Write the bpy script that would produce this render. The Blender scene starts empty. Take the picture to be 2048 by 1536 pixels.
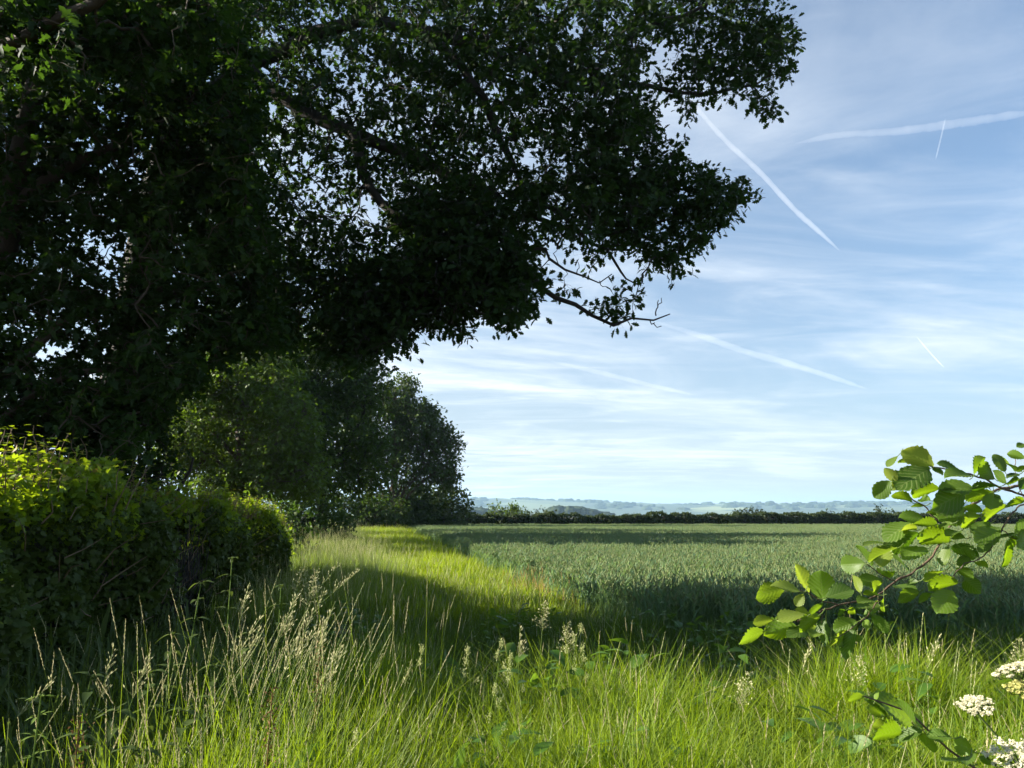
import bpy, math, random
import numpy as np
from mathutils import Vector, Matrix

random.seed(7)
R = np.random.default_rng(11)
PI = math.pi
SC = bpy.context.scene
COL = SC.collection

# ------------------------------------------------------------------ camera model
F = 1547.0; PITCH = math.radians(9.61); CAMZ = 1.7
CP, SP = math.cos(PITCH), math.sin(PITCH)

def P(px, py, Y):
    """world point seen at photo position px,py (2048x1536), Y metres ahead"""
    u = (px - 1024.0) / F; v = (768.0 - py) / F
    y = CP - v * SP; z = SP + v * CP
    s = Y / y
    return np.array([u * s, Y, CAMZ + z * s])

def PA(pts, Y):
    pts = np.asarray(pts, float); Y = np.asarray(Y, float)
    u = (pts[:, 0] - 1024.0) / F; v = (768.0 - pts[:, 1]) / F
    s = Y / (CP - v * SP)
    return np.stack([u * s, Y + 0 * u, CAMZ + (SP + v * CP) * s], 1)

# ------------------------------------------------------------------ sun
SUN_EL = math.radians(22.0); SUN_AZ = math.radians(2.0)      # azimuth measured forward of straight left
SUN = Vector((-math.cos(SUN_EL) * math.cos(SUN_AZ), math.cos(SUN_EL) * math.sin(SUN_AZ), math.sin(SUN_EL)))

# ------------------------------------------------------------------ mesh helpers
def mesh_from(name, V, faces, attrs=None, mat=None, smooth=False):
    """V (n,3); faces list of int arrays (m,k); attrs {name: per-vertex float}"""
    me = bpy.data.meshes.new(name)
    V = np.ascontiguousarray(V, np.float32)
    faces = [np.asarray(f, np.int32) for f in faces if len(f)]
    nl = sum(f.size for f in faces); nf = sum(len(f) for f in faces)
    me.vertices.add(len(V)); me.vertices.foreach_set('co', V.ravel())
    me.loops.add(nl); me.polygons.add(nf)
    me.loops.foreach_set('vertex_index', np.concatenate([f.ravel() for f in faces]))
    tot = np.concatenate([np.full(len(f), f.shape[1], np.int32) for f in faces])
    st = np.concatenate([[0], np.cumsum(tot)[:-1]]).astype(np.int32)
    me.polygons.foreach_set('loop_start', st)
    me.polygons.foreach_set('loop_total', tot)
    if smooth:
        me.polygons.foreach_set('use_smooth', np.ones(nf, bool))
    for k, a in (attrs or {}).items():
        at = me.attributes.new(k, 'FLOAT', 'POINT')
        at.data.foreach_set('value', np.ascontiguousarray(a, np.float32))
    if mat: me.materials.append(mat)
    me.update(); me.validate()
    return me

class MB:
    """collects pieces into one mesh"""
    def __init__(self): self.V = []; self.F = []; self.n = 0; self.A = {}
    def add(self, V, F, **attrs):
        V = np.asarray(V, float).reshape(-1, 3)
        self.V.append(V); self.F.append(np.asarray(F, int) + self.n)
        for k in set(list(self.A) + list(attrs)):
            lst = self.A.setdefault(k, [np.zeros(self.n)] if self.n else [])
            a = attrs.get(k, 0.0)
            lst.append(np.full(len(V), a, float) if np.isscalar(a) else np.asarray(a, float))
        self.n += len(V)
    def mesh(self, name, mat=None, smooth=False):
        by = {}
        for f in self.F: by.setdefault(f.shape[1], []).append(f)
        return mesh_from(name, np.concatenate(self.V), [np.concatenate(v) for v in by.values()],
                         {k: np.concatenate(v) for k, v in self.A.items()}, mat, smooth)

def link(name, data, parent=None, loc=None):
    o = bpy.data.objects.new(name, data); COL.objects.link(o)
    if loc is not None: o.location = loc
    if parent is not None: o.parent = parent
    return o

def tag(o, label=None, cat=None, group=None, kind=None):
    if label: o['label'] = label
    if cat: o['category'] = cat
    if group: o['group'] = group
    if kind: o['kind'] = kind
    return o

def tube(pts, rad, sides=6):
    pts = np.asarray(pts, float); n = len(pts)
    rad = np.broadcast_to(np.asarray(rad, float), (n,))
    t = np.gradient(pts, axis=0); t /= np.linalg.norm(t, axis=1)[:, None] + 1e-12
    ref = np.array([0.31, 0.17, 0.93]); 
    if abs(np.dot(t.mean(0), ref)) > .9 * np.linalg.norm(t.mean(0)): ref = np.array([0.9, 0.3, -0.1])
    a = np.cross(t, ref); a /= np.linalg.norm(a, axis=1)[:, None] + 1e-12
    b = np.cross(t, a)
    th = np.arange(sides) * 2 * PI / sides
    V = pts[:, None, :] + rad[:, None, None] * (np.cos(th)[None, :, None] * a[:, None, :] + np.sin(th)[None, :, None] * b[:, None, :])
    i = np.arange(n - 1)[:, None] * sides; j = np.arange(sides)[None, :]; k = (j + 1) % sides
    Fq = np.stack([i + j, i + k, i + sides + k, i + sides + j], -1).reshape(-1, 4)
    return V.reshape(-1, 3), Fq

def tubes(pts, rad, sides=3):
    """pts (N,k,3), rad (N,k): many little tubes at once"""
    pts = np.asarray(pts, float); n, k, _ = pts.shape
    t = unit(np.gradient(pts, axis=1)); ref = np.where(np.abs(t[:, :1, 2:3]) > .8, np.array([.9, .3, -.1]), np.array([.31, .17, .93]))
    a = unit(np.cross(t, np.broadcast_to(ref, t.shape))); b = np.cross(t, a)
    th = np.arange(sides) * 2 * PI / sides
    V = pts[:, :, None, :] + rad[:, :, None, None] * (np.cos(th)[:, None] * a[:, :, None, :] + np.sin(th)[:, None] * b[:, :, None, :])
    i = np.arange(k - 1)[:, None] * sides; j = np.arange(sides)[None, :]; q = (j + 1) % sides
    Fq = np.stack([i + j, i + q, i + sides + q, i + sides + j], -1).reshape(-1, 4)
    Fa = (Fq[None] + (np.arange(n) * k * sides)[:, None, None]).reshape(-1, 4)
    return V.reshape(-1, 3), Fa

def smooth_path(pts, n, jitter=0.0, rng=R):
    pts = np.asarray(pts, float)
    d = np.concatenate([[0], np.cumsum(np.linalg.norm(np.diff(pts, axis=0), axis=1))])
    # Catmull-Rom
    tt = np.linspace(0, d[-1], n); out = []
    for q in tt:
        i = min(max(np.searchsorted(d, q) - 1, 0), len(pts) - 2)
        u = (q - d[i]) / max(d[i + 1] - d[i], 1e-9)
        p0 = pts[max(i - 1, 0)]; p1 = pts[i]; p2 = pts[i + 1]; p3 = pts[min(i + 2, len(pts) - 1)]
        out.append(.5 * ((2 * p1) + (p2 - p0) * u + (2 * p0 - 5 * p1 + 4 * p2 - p3) * u * u + (3 * p1 - p0 - 3 * p2 + p3) * u ** 3))
    out = np.array(out)
    if jitter: out[1:-1] += rng.normal(0, jitter, out[1:-1].shape)
    return out

def unit(a):
    a = np.asarray(a, float); return a / (np.linalg.norm(a, axis=-1, keepdims=True) + 1e-12)

# leaf templates: rows of (y, half width); midrib folded
def leaf_template(rows, fold=.25, droop=.2):
    rows = np.asarray(rows, float); n = len(rows); V = []; Fq = []
    for (y, w) in rows:
        z = -droop * y * y
        V += [(-w, y, z + fold * w), (0, y, z), (w, y, z + fold * w)]
    for i in range(n - 1):
        a = 3 * i
        Fq += [(a, a + 1, a + 4, a + 3), (a + 1, a + 2, a + 5, a + 4)]
    return np.array(V), np.array(Fq)

OAK = leaf_template([(0, .02), (.2, .09), (.34, .27), (.43, .12), (.58, .36), (.68, .15), (.82, .27), (.9, .1), (1, .08)])
MAPLE = leaf_template([(0, .04), (.1, .42), (.26, .24), (.42, .52), (.55, .2), (.78, .2), (1, .01)])
OVAL = leaf_template([(0, .02), (.2, .22), (.5, .3), (.8, .18), (1, .01)])
LANCE = leaf_template([(0, .01), (.3, .15), (.65, .13), (1, .01)])

def leaves(mb, pos, dirs, up, size, tmpl, **attrs):
    """many copies of a leaf template: dirs = midrib direction, up = leaf normal"""
    T, Fq = tmpl; N = len(pos)
    y = unit(dirs); x = unit(np.cross(y, up)); z = np.cross(x, y)
    size = np.broadcast_to(size, (N,))
    V = pos[:, None, :] + size[:, None, None] * (T[None, :, 0:1] * x[:, None, :] + T[None, :, 1:2] * y[:, None, :] + T[None, :, 2:3] * z[:, None, :])
    k = len(T)
    Fa = (Fq[None] + (np.arange(N) * k)[:, None, None]).reshape(-1, 4)
    at = {}
    for n, a in attrs.items():
        at[n] = np.repeat(np.broadcast_to(a, (N,)), k)
    mb.add(V.reshape(-1, 3), Fa, **at)

# ------------------------------------------------------------------ materials
def nt(name):
    m = bpy.data.materials.new(name); m.use_nodes = True
    t = m.node_tree; t.nodes.clear()
    return m, t, t.nodes, t.links

def N(t, typ, **kw):
    n = t.nodes.new(typ)
    for k, v in kw.items():
        if k.startswith('i_'): n.inputs[int(k[2:])].default_value = v
        else: setattr(n, k, v)
    return n

def math_node(t, op, a, b=None, c=None):
    n = t.nodes.new('ShaderNodeMath'); n.operation = op
    for i, x in enumerate((a, b, c)):
        if x is None: continue
        if hasattr(x, 'is_linked') or isinstance(x, bpy.types.NodeSocket): t.links.new(x, n.inputs[i])
        else: n.inputs[i].default_value = x
    return n.outputs[0]

def mixc(t, fac, a, b):
    n = t.nodes.new('ShaderNodeMix'); n.data_type = 'RGBA'
    for sock, x in ((n.inputs[0], fac), (n.inputs[6], a), (n.inputs[7], b)):
        if isinstance(x, bpy.types.NodeSocket): t.links.new(x, sock)
        else: sock.default_value = x if not isinstance(x, tuple) else (*x, 1)[:4]
    return n.outputs[2]

def attr(t, name):
    n = t.nodes.new('ShaderNodeAttribute'); n.attribute_name = name; return n.outputs['Fac']

def leaf_mat(name, a, b, trans, tfac=.4, rough=.5, spec=.4, extra=None, extra_attr='head', objrand=True):
    """blade and leaf material: colour varies from leaf to leaf, light passes through"""
    m, t, ns, L = nt(name)
    rnd = attr(t, 'rnd')
    if objrand:
        oi = ns.new('ShaderNodeObjectInfo')
        f = math_node(t, 'FRACT', math_node(t, 'ADD', rnd, math_node(t, 'MULTIPLY', oi.outputs['Random'], .5)))
        f = math_node(t, 'MULTIPLY_ADD', rnd, .6, math_node(t, 'MULTIPLY', oi.outputs['Random'], .4))
    else: f = rnd
    c = mixc(t, f, a, b)
    tr = mixc(t, f, trans, tuple(x * .75 for x in trans))
    if extra:
        h = attr(t, extra_attr)
        c = mixc(t, h, c, extra); tr = mixc(t, h, tr, tuple(x * .8 for x in extra))
    p = ns.new('ShaderNodeBsdfPrincipled')
    L.new(c, p.inputs['Base Color']); p.inputs['Roughness'].default_value = rough
    p.inputs['Specular IOR Level'].default_value = spec
    tl = ns.new('ShaderNodeBsdfTranslucent'); L.new(tr, tl.inputs['Color'])
    mx = ns.new('ShaderNodeMixShader'); mx.inputs[0].default_value = tfac
    L.new(p.outputs[0], mx.inputs[1]); L.new(tl.outputs[0], mx.inputs[2])
    o = ns.new('ShaderNodeOutputMaterial'); L.new(mx.outputs[0], o.inputs[0])
    return m

def bark_mat(name, a, b, scale=12.0):
    m, t, ns, L = nt(name)
    tc = ns.new('ShaderNodeTexCoord'); mp = N(t, 'ShaderNodeMapping'); mp.inputs['Scale'].default_value = (1, 1, .25)
    L.new(tc.outputs['Object'], mp.inputs[0])
    no = N(t, 'ShaderNodeTexNoise'); no.inputs['Scale'].default_value = scale; no.inputs['Detail'].default_value = 6
    L.new(mp.outputs[0], no.inputs['Vector'])
    p = ns.new('ShaderNodeBsdfPrincipled'); L.new(mixc(t, no.outputs['Fac'], a, b), p.inputs['Base Color'])
    p.inputs['Roughness'].default_value = .85
    bp = ns.new('ShaderNodeBump'); bp.inputs['Strength'].default_value = .6; bp.inputs['Distance'].default_value = .02
    L.new(no.outputs['Fac'], bp.inputs['Height']); L.new(bp.outputs[0], p.inputs['Normal'])
    o = ns.new('ShaderNodeOutputMaterial'); L.new(p.outputs[0], o.inputs[0])
    return m

def ground_mat(name, a, b, c, scale=1.5):
    m, t, ns, L = nt(name)
    tc = ns.new('ShaderNodeTexCoord')
    no = N(t, 'ShaderNodeTexNoise'); no.inputs['Scale'].default_value = scale; no.inputs['Detail'].default_value = 8
    n2 = N(t, 'ShaderNodeTexNoise'); n2.inputs['Scale'].default_value = scale * 22; n2.inputs['Detail'].default_value = 4
    L.new(tc.outputs['Object'], no.inputs['Vector']); L.new(tc.outputs['Object'], n2.inputs['Vector'])
    col = mixc(t, n2.outputs['Fac'], mixc(t, no.outputs['Fac'], a, b), c)
    p = ns.new('ShaderNodeBsdfPrincipled'); L.new(col, p.inputs['Base Color']); p.inputs['Roughness'].default_value = .95
    p.inputs['Specular IOR Level'].default_value = .1
    bp = ns.new('ShaderNodeBump'); bp.inputs['Strength'].default_value = .8; bp.inputs['Distance'].default_value = .03
    L.new(n2.outputs['Fac'], bp.inputs['Height']); L.new(bp.outputs[0], p.inputs['Normal'])
    o = ns.new('ShaderNodeOutputMaterial'); L.new(p.outputs[0], o.inputs[0])
    return m

M = {}
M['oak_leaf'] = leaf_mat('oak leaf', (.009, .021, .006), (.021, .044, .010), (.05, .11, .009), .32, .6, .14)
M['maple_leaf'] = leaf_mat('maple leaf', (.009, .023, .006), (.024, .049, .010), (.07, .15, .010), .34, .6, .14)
M['mid_leaf'] = leaf_mat('ash leaf', (.03, .066, .010), (.08, .118, .016), (.17, .28, .014), .35, .55, .25)
M['dark_leaf'] = leaf_mat('ivy dark leaf', (.03, .06, .010), (.065, .105, .016), (.09, .17, .010), .34, .55, .25)
M['far_leaf'] = leaf_mat('far tree leaf', (.03, .058, .010), (.06, .092, .014), (.08, .14, .010), .3, .55, .25)
M['hedge_face'] = leaf_mat('shade-dark hedge leaf', (.028, .058, .010), (.07, .10, .016), (.09, .15, .012), .35, .5, .25)  # darker copy of the hedge leaf, the face's shade put into its colour
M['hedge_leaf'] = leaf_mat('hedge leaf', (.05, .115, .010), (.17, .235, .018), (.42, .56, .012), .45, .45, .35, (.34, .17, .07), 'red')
M['far_hedge_leaf'] = leaf_mat('far hedge leaf', (.02, .036, .013), (.045, .065, .018), (.06, .09, .02), .3, .6, .2)
M['bush_leaf'] = leaf_mat('bush leaf', (.035, .058, .014), (.07, .10, .02), (.09, .14, .02), .35, .55, .25)
M['grass'] = leaf_mat('grass blade', (.030, .095, .005), (.22, .275, .016), (.39, .55, .008), .42, .5, .3, (.50, .44, .24), 'head')
M['path_grass'] = leaf_mat('path grass blade', (.08, .16, .008), (.23, .27, .016), (.40, .52, .010), .45, .5, .3, (.55, .48, .28), 'head')
M['pale_grass'] = leaf_mat('pale grass blade', (.08, .16, .015), (.20, .26, .035), (.32, .42, .03), .4, .5, .3, (.56, .53, .26), 'head')
M['shade_dark_verge_grass'] = leaf_mat('shade-dark verge grass blade', (.03, .075, .006), (.11, .16, .012), (.18, .29, .008), .38, .5, .3, (.40, .38, .2), 'head')  # deeper green than the other grasses: the margin's shade put into the colour
M['dry_grass'] = leaf_mat('dry weed', (.30, .17, .05), (.42, .30, .09), (.35, .22, .05), .35, .6, .2, (.5, .3, .12), 'head')
M['wheat'] = leaf_mat('wheat', (.055, .125, .078), (.18, .255, .11), (.27, .42, .10), .4, .5, .25, (.24, .28, .11), 'head')
M['stalk'] = leaf_mat('grass stalk', (.10, .18, .02), (.20, .27, .05), (.22, .32, .04), .25, .5, .3, None)
M['seed'] = leaf_mat('seed head', (.44, .43, .20), (.62, .59, .32), (.54, .52, .26), .35, .6, .2, None)
M['seed_green'] = leaf_mat('green seed head', (.36, .40, .14), (.52, .52, .24), (.45, .48, .18), .35, .6, .2, None)
M['nettle'] = leaf_mat('nettle leaf', (.04, .07, .014), (.09, .13, .03), (.14, .2, .03), .35, .55, .25, None)
M['weed'] = leaf_mat('weed leaf', (.04, .10, .012), (.10, .18, .02), (.2, .34, .02), .38, .5, .3, None)
M['dock'] = leaf_mat('dock seed', (.13, .07, .03), (.2, .12, .05), (.15, .08, .03), .2, .7, .1, None)
M['bark'] = bark_mat('bark', (.012, .010, .008), (.035, .028, .020))
M['bark_warm'] = bark_mat('warm bark', (.03, .022, .014), (.09, .062, .04))
M['twig'] = bark_mat('twig', (.09, .06, .035), (.22, .14, .08), 40)
M['hazel_bark'] = bark_mat('hazel bark', (.05, .03, .018), (.16, .10, .06), 60)
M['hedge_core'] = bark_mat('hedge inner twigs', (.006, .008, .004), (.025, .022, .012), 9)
M['ground'] = ground_mat('verge soil', (.035, .042, .014), (.06, .065, .02), (.07, .05, .03))
M['soil'] = ground_mat('field soil', (.06, .035, .022), (.10, .06, .035), (.13, .085, .05), 2.0)

# hazel leaf with procedural veins from the leaf's own length and width coordinates
def hazel_mat():
    m, t, ns, L = nt('hazel leaf')
    u = attr(t, 'lu'); v = attr(t, 'lv'); rnd = attr(t, 'rnd')
    av = math_node(t, 'ABSOLUTE', v)
    s = math_node(t, 'FRACT', math_node(t, 'MULTIPLY', math_node(t, 'SUBTRACT', u, math_node(t, 'MULTIPLY', av, .30)), 8.0))
    d = math_node(t, 'ABSOLUTE', math_node(t, 'SUBTRACT', s, .5))
    side = math_node(t, 'SMOOTH_MIN', 1.0, math_node(t, 'MAXIMUM', math_node(t, 'SUBTRACT', 1.0, math_node(t, 'MULTIPLY', d, 5.5)), 0.0), .1)
    mid = math_node(t, 'MAXIMUM', math_node(t, 'SUBTRACT', 1.0, math_node(t, 'MULTIPLY', av, 22.0)), 0.0)
    vein = math_node(t, 'MINIMUM', math_node(t, 'MAXIMUM', mid, side), 1.0)
    tc = ns.new('ShaderNodeTexCoord'); no = N(t, 'ShaderNodeTexNoise'); no.inputs['Scale'].default_value = 90; no.inputs['Detail'].default_value = 3
    L.new(tc.outputs['Object'], no.inputs['Vector'])
    base = mixc(t, rnd, (.018, .052, .008), (.10, .19, .018))
    base = mixc(t, math_node(t, 'MULTIPLY', no.outputs['Fac'], .35), base, (.14, .2, .03))
    col = mixc(t, math_node(t, 'MULTIPLY', vein, .75), base, (.22, .28, .09))
    tr = mixc(t, rnd, (.10, .24, .005), (.38, .56, .010))
    tr = mixc(t, math_node(t, 'MULTIPLY', vein, .5), tr, (.16, .22, .02))
    yl = attr(t, 'young')
    col = mixc(t, yl, col, (.25, .30, .05)); tr = mixc(t, yl, tr, (.48, .54, .05))
    p = ns.new('ShaderNodeBsdfPrincipled'); L.new(col, p.inputs['Base Color']); p.inputs['Roughness'].default_value = .42
    p.inputs['Specular IOR Level'].default_value = .35
    bp = ns.new('ShaderNodeBump'); bp.inputs['Strength'].default_value = .35; bp.inputs['Distance'].default_value = .001
    L.new(vein, bp.inputs['Height']); L.new(bp.outputs[0], p.inputs['Normal'])
    tl = ns.new('ShaderNodeBsdfTranslucent'); L.new(tr, tl.inputs['Color'])
    mx = ns.new('ShaderNodeMixShader'); mx.inputs[0].default_value = .5
    L.new(p.outputs[0], mx.inputs[1]); L.new(tl.outputs[0], mx.inputs[2])
    o = ns.new('ShaderNodeOutputMaterial'); L.new(mx.outputs[0], o.inputs[0])
    return m
M['hazel_leaf'] = hazel_mat()
def plain(name, c, rough=.7, tl=None):
    return leaf_mat(name, c, tuple(x * .8 for x in c), tl or c, .3, rough, .2, None)
M['umbel_white'] = plain('umbel floret', (.74, .70, .48))
M['umbel_yellow'] = plain('young umbel floret', (.60, .58, .20))
M['umbel_stem'] = plain('umbel stem', (.08, .12, .03))

# ------------------------------------------------------------------ ground
xs = np.array([-9000, -2500, -600, -150, -40, -12, 0, 12, 40, 150, 600, 2500, 9000], float)
ys = np.array([-300, -40, -8, 0, 8, 20, 40, 70, 120, 300, 900, 3000, 9000], float)
gx, gy = np.meshgrid(xs, ys); gz = np.zeros_like(gx)
V = np.stack([gx.ravel(), gy.ravel(), gz.ravel()], 1); nx = len(xs)
q = np.array([(j * nx + i, j * nx + i + 1, (j + 1) * nx + i + 1, (j + 1) * nx + i) for j in range(len(ys) - 1) for i in range(nx - 1)])
g = link('ground', mesh_from('ground', V, [q], None, M['ground']))
tag(g, kind='structure')

def wheat_edge(Y): return np.where(Y > 10, 1.45 - .185 * (Y - 10), 1.45 + (10 - Y) * .9)
HEDGE_Y = 78.0
# bare soil of the wheat field, a sheet just above the ground
Yl = np.linspace(9.3, HEDGE_Y + 1, 40); Vs = []
for yy in Yl: Vs += [(float(wheat_edge(np.array(yy))) - .35, yy, .004), (90, yy, .004)]
Vs = [(2.6, 8.75, .004), (90, 8.75, .004)] + Vs
fs = link('field_soil', mesh_from('field_soil', np.array(Vs), [np.array([(2 * i, 2 * i + 1, 2 * i + 3, 2 * i + 2) for i in range(len(Vs) // 2 - 1)])], None, M['soil']))
tag(fs, kind='structure')

# ------------------------------------------------------------------ scatter (grass and crop that nobody could count)
def scatter(name, protos, pts, rotz, tilt, scl, mat=None):
    pc = bpy.data.collections.new(name + ' tufts')
    for i, me in enumerate(protos):
        pc.objects.link(bpy.data.objects.new('%s tuft %02d' % (name, i), me))
    n = len(pts)
    me = bpy.data.meshes.new(name)
    me.vertices.add(n); me.vertices.foreach_set('co', np.ascontiguousarray(pts, np.float32).ravel())
    a = me.attributes.new('rot', 'FLOAT_VECTOR', 'POINT'); a.data.foreach_set('vector', np.stack([tilt[:, 0], tilt[:, 1], rotz], 1).astype(np.float32).ravel())
    a = me.attributes.new('scl', 'FLOAT_VECTOR', 'POINT'); a.data.foreach_set('vector', np.ascontiguousarray(scl, np.float32).ravel())
    a = me.attributes.new('idx', 'INT', 'POINT'); a.data.foreach_set('value', R.integers(0, len(protos), n).astype(np.int32))
    o = link(name, me)
    ng = bpy.data.node_groups.new(name, 'GeometryNodeTree')
    ng.interface.new_socket('Geometry', in_out='INPUT', socket_type='NodeSocketGeometry')
    ng.interface.new_socket('Geometry', in_out='OUTPUT', socket_type='NodeSocketGeometry')
    gi = ng.nodes.new('NodeGroupInput'); go = ng.nodes.new('NodeGroupOutput')
    ci = ng.nodes.new('GeometryNodeCollectionInfo'); ci.inputs['Collection'].default_value = pc
    ci.inputs['Separate Children'].default_value = True; ci.inputs['Reset Children'].default_value = True
    ip = ng.nodes.new('GeometryNodeInstanceOnPoints'); ip.inputs['Pick Instance'].default_value = True
    def na(nm, ty):
        k = ng.nodes.new('GeometryNodeInputNamedAttribute'); k.data_type = ty; k.inputs['Name'].default_value = nm
        return k.outputs['Attribute']
    ng.links.new(gi.outputs[0], ip.inputs['Points']); ng.links.new(ci.outputs[0], ip.inputs['Instance'])
    ng.links.new(na('idx', 'INT'), ip.inputs['Instance Index'])
    ng.links.new(na('rot', 'FLOAT_VECTOR'), ip.inputs['Rotation']); ng.links.new(na('scl', 'FLOAT_VECTOR'), ip.inputs['Scale'])
    ng.links.new(ip.outputs[0], go.inputs[0])
    md = o.modifiers.new('scatter', 'NODES'); md.node_group = ng
    return o

def blade(mb, base, h, az, lean, curve, w, seg=4, twist=0.0, rnd=0.5, head=0.0):
    t = np.linspace(0, 1, seg + 1)
    d = np.array([math.cos(az), math.sin(az), 0])
    horiz = lean * t + curve * t ** 2.2
    ang = lean + curve
    z = h * (t - .18 * abs(curve) / max(h, .01) * t ** 3)
    pts = base + horiz[:, None] * d + z[:, None] * np.array([0, 0, 1.0])
    sd = np.array([-math.sin(az + twist), math.cos(az + twist), 0])
    ww = w * np.clip(1.15 - t ** 2.2, 0.03, 1) * .5
    V = np.stack([pts - ww[:, None] * sd, pts + ww[:, None] * sd], 1).reshape(-1, 3)
    i = np.arange(seg) * 2
    mb.add(V, np.stack([i, i + 1, i + 3, i + 2], 1), rnd=rnd, head=head)
    return pts

def spike(mb, pts, r, n, rng, rnd=.5, head=1.0, spread=.35, ln=.012):
    """a grass flower spike: small pointed spikelets set alternately along the stalk top"""
    seg = np.linspace(0, len(pts) - 1, n)
    p = np.array([pts[int(s)] * (1 - s % 1) + pts[min(int(s) + 1, len(pts) - 1)] * (s % 1) for s in seg])
    ax = unit(pts[-1] - pts[0])
    for i in range(n):
        a = rng.uniform(0, 2 * PI)
        o = np.array([math.cos(a), math.sin(a), 0]); f = 1 - .6 * abs(i / n - .35)
        d = unit(ax + spread * o); s = unit(np.cross(d, rng.normal(size=3)))
        L = ln * f * rng.uniform(.8, 1.25); w = r * f
        b = p[i]
        mb.add([b, b + d * L * .45 + s * w, b + d * L, b + d * L * .45 - s * w], [(0, 1, 2, 3)], rnd=rng.uniform(0, 1), head=head)

def grass_tuft(seed, nb, hmin, hmax, rad, w, mat, seeds=0, curve=.25, headh=1.1, hl=.12, lean=(0, 0)):
    rng = np.random.default_rng(seed); mb = MB()
    for _ in range(nb):
        a = rng.uniform(0, 2 * PI); r = rad * math.sqrt(rng.uniform())
        h = rng.uniform(hmin, hmax)
        blade(mb, np.array([r * math.cos(a), r * math.sin(a), 0]), h, rng.uniform(0, 2 * PI), rng.uniform(0, .12) * h, rng.uniform(.05, 1) * curve * h * 2.0,
              w * rng.choice([.6, .8, 1.0, 1.2, 1.7]), 5, rng.uniform(-.9, .9), rng.uniform(), .75 if rng.uniform() < .05 else 0)
    for _ in range(seeds):
        a = rng.uniform(0, 2 * PI); r = rad * math.sqrt(rng.uniform()); h = headh * rng.uniform(.75, 1.1)
        az = rng.normal(.2, .9)
        pts = blade(mb, np.array([r * math.cos(a), r * math.sin(a), 0]), h, az, rng.uniform(.02, .16) * h, rng.uniform(0, .14) * h, .003, 6, rng.uniform(-1, 1), rng.uniform(), .08)
        k = np.linspace(0, 1, 10)[:, None]
        sp = pts[-1] * k + (pts[-1] - unit(pts[-1] - pts[-2]) * hl) * (1 - k)
        spike(mb, sp, .0019, 30, rng, spread=.22, ln=.011)
    return mb.mesh('grass tuft', mat)

def scatter_pts(n, xf, ymin, ymax, ybias=1.0):
    Y = ymin + (ymax - ymin) * R.uniform(0, 1, n) ** ybias
    lo, hi = xf(Y)
    X = lo + (hi - lo) * R.uniform(0, 1, n)
    return np.stack([X, Y, np.zeros(n)], 1)

def put(name, protos, pts, s, label, cat, sz=None, tl=.08):
    n = len(pts)
    sc = np.stack([s, s, s * (sz if sz is not None else R.uniform(.85, 1.15, n))], 1)
    o = scatter(name, protos, pts, R.uniform(0, 2 * PI, n), R.normal(0, tl, (n, 2)), sc)
    return tag(o, label, cat, kind='stuff')

# near rough grass, in patches about a stride wide
lush = [grass_tuft(100 + i, 480, .35, .84, .42, .0062, M['grass'], (0, 2, 5, 1, 3)[i], .5, .92, .08) for i in range(5)]
pts = scatter_pts(280, lambda Y: (-1.2 + 0 * Y, .6 + .78 * Y), 1.4, 5.6)
hs = (R.uniform(.8, 1.1, len(pts)) + .17 * np.sin(pts[:, 0] * 3.3 + 3.6) * np.sin(pts[:, 1] * 3.3)) * np.clip(1.06 - .10 * np.abs(pts[:, 0] - .9) * (pts[:, 0] < .9), .75, 1.1)
# a hollow in the sward where the grass is beaten down
dl = np.hypot(pts[:, 0] - 1.4, pts[:, 1] - 4.3); hs *= np.where(dl < .6, .5, 1.0)
put('lush_grass', lush, pts, np.full(len(pts), 1.0), 'bright sunlit long green grass filling the foreground below the hazel', 'grass', hs, .15)
# taller seeding grass on the bank at the left
tall = [grass_tuft(200 + i, 220, .4, .95, .36, .0055, M['grass'], 5, .25, 1.2, .13) for i in range(5)]
pts = scatter_pts(170, lambda Y: (-2.55 + 0 * Y, -.7 + 0 * Y), 2.4, 6.2)
pts = pts[(pts[:, 0] > -1.0 - .33 * pts[:, 1]) & ((pts[:, 0] > -1.45) | (R.uniform(0, 1, len(pts)) < .3))]
put('tall_seeding_grass', tall, pts, np.full(len(pts), 1.0), 'tall seeding grass on the bank in front of the clipped hedge', 'grass', R.uniform(.82, 1.12, len(pts)) * np.where(pts[:, 0] < -1.5, .85, 1))
# shorter grass, its shade put into a darker green, between the foreground and the wheat, and along the path
short = [grass_tuft(300 + i, 300, .2, .52, .46, .008, M['shade_dark_verge_grass'], 3, .35, .6, .08) for i in range(4)]
def path_lo(Y): return np.where(Y < 16, -2.4 - .12 * Y, -4.4 - .25 * (Y - 16))
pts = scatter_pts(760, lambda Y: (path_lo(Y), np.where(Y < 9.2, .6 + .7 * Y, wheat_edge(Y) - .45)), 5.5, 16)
put('shade_dark_verge_grass', short, pts, R.uniform(.9, 1.2, len(pts)), 'shaded green grass on the margin between the long grass and the wheat', 'grass')
def weed_tuft(seed):
    rng = np.random.default_rng(seed); mb = MB(); n = 46
    a = rng.uniform(0, 2 * PI, n); h = rng.uniform(.12, .62, n); r = .22 * np.sqrt(rng.uniform(0, 1, n))
    p = np.stack([r * np.cos(a), r * np.sin(a), h], 1); d = np.stack([np.cos(a * 3), np.sin(a * 3), rng.uniform(-.2, .7, n)], 1)
    leaves(mb, p, d, np.array([0, 0, 1.0]) + rng.normal(0, .4, (n, 3)), rng.uniform(.05, .13, n), WEED, rnd=rng.uniform(0, 1, n))
    mb.add(*tubes(np.stack([p * [.5, .5, 0], p * [.8, .8, .6], p], 1), np.tile([.0025, .002, .0012], (n, 1)), 3), rnd=.4)
    return mb.mesh('weed tuft', M['weed'])
WEED = leaf_template([(0, .03), (.15, .2), (.4, .25), (.65, .18), (.85, .08), (1, .01)], .2, .4)
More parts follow.
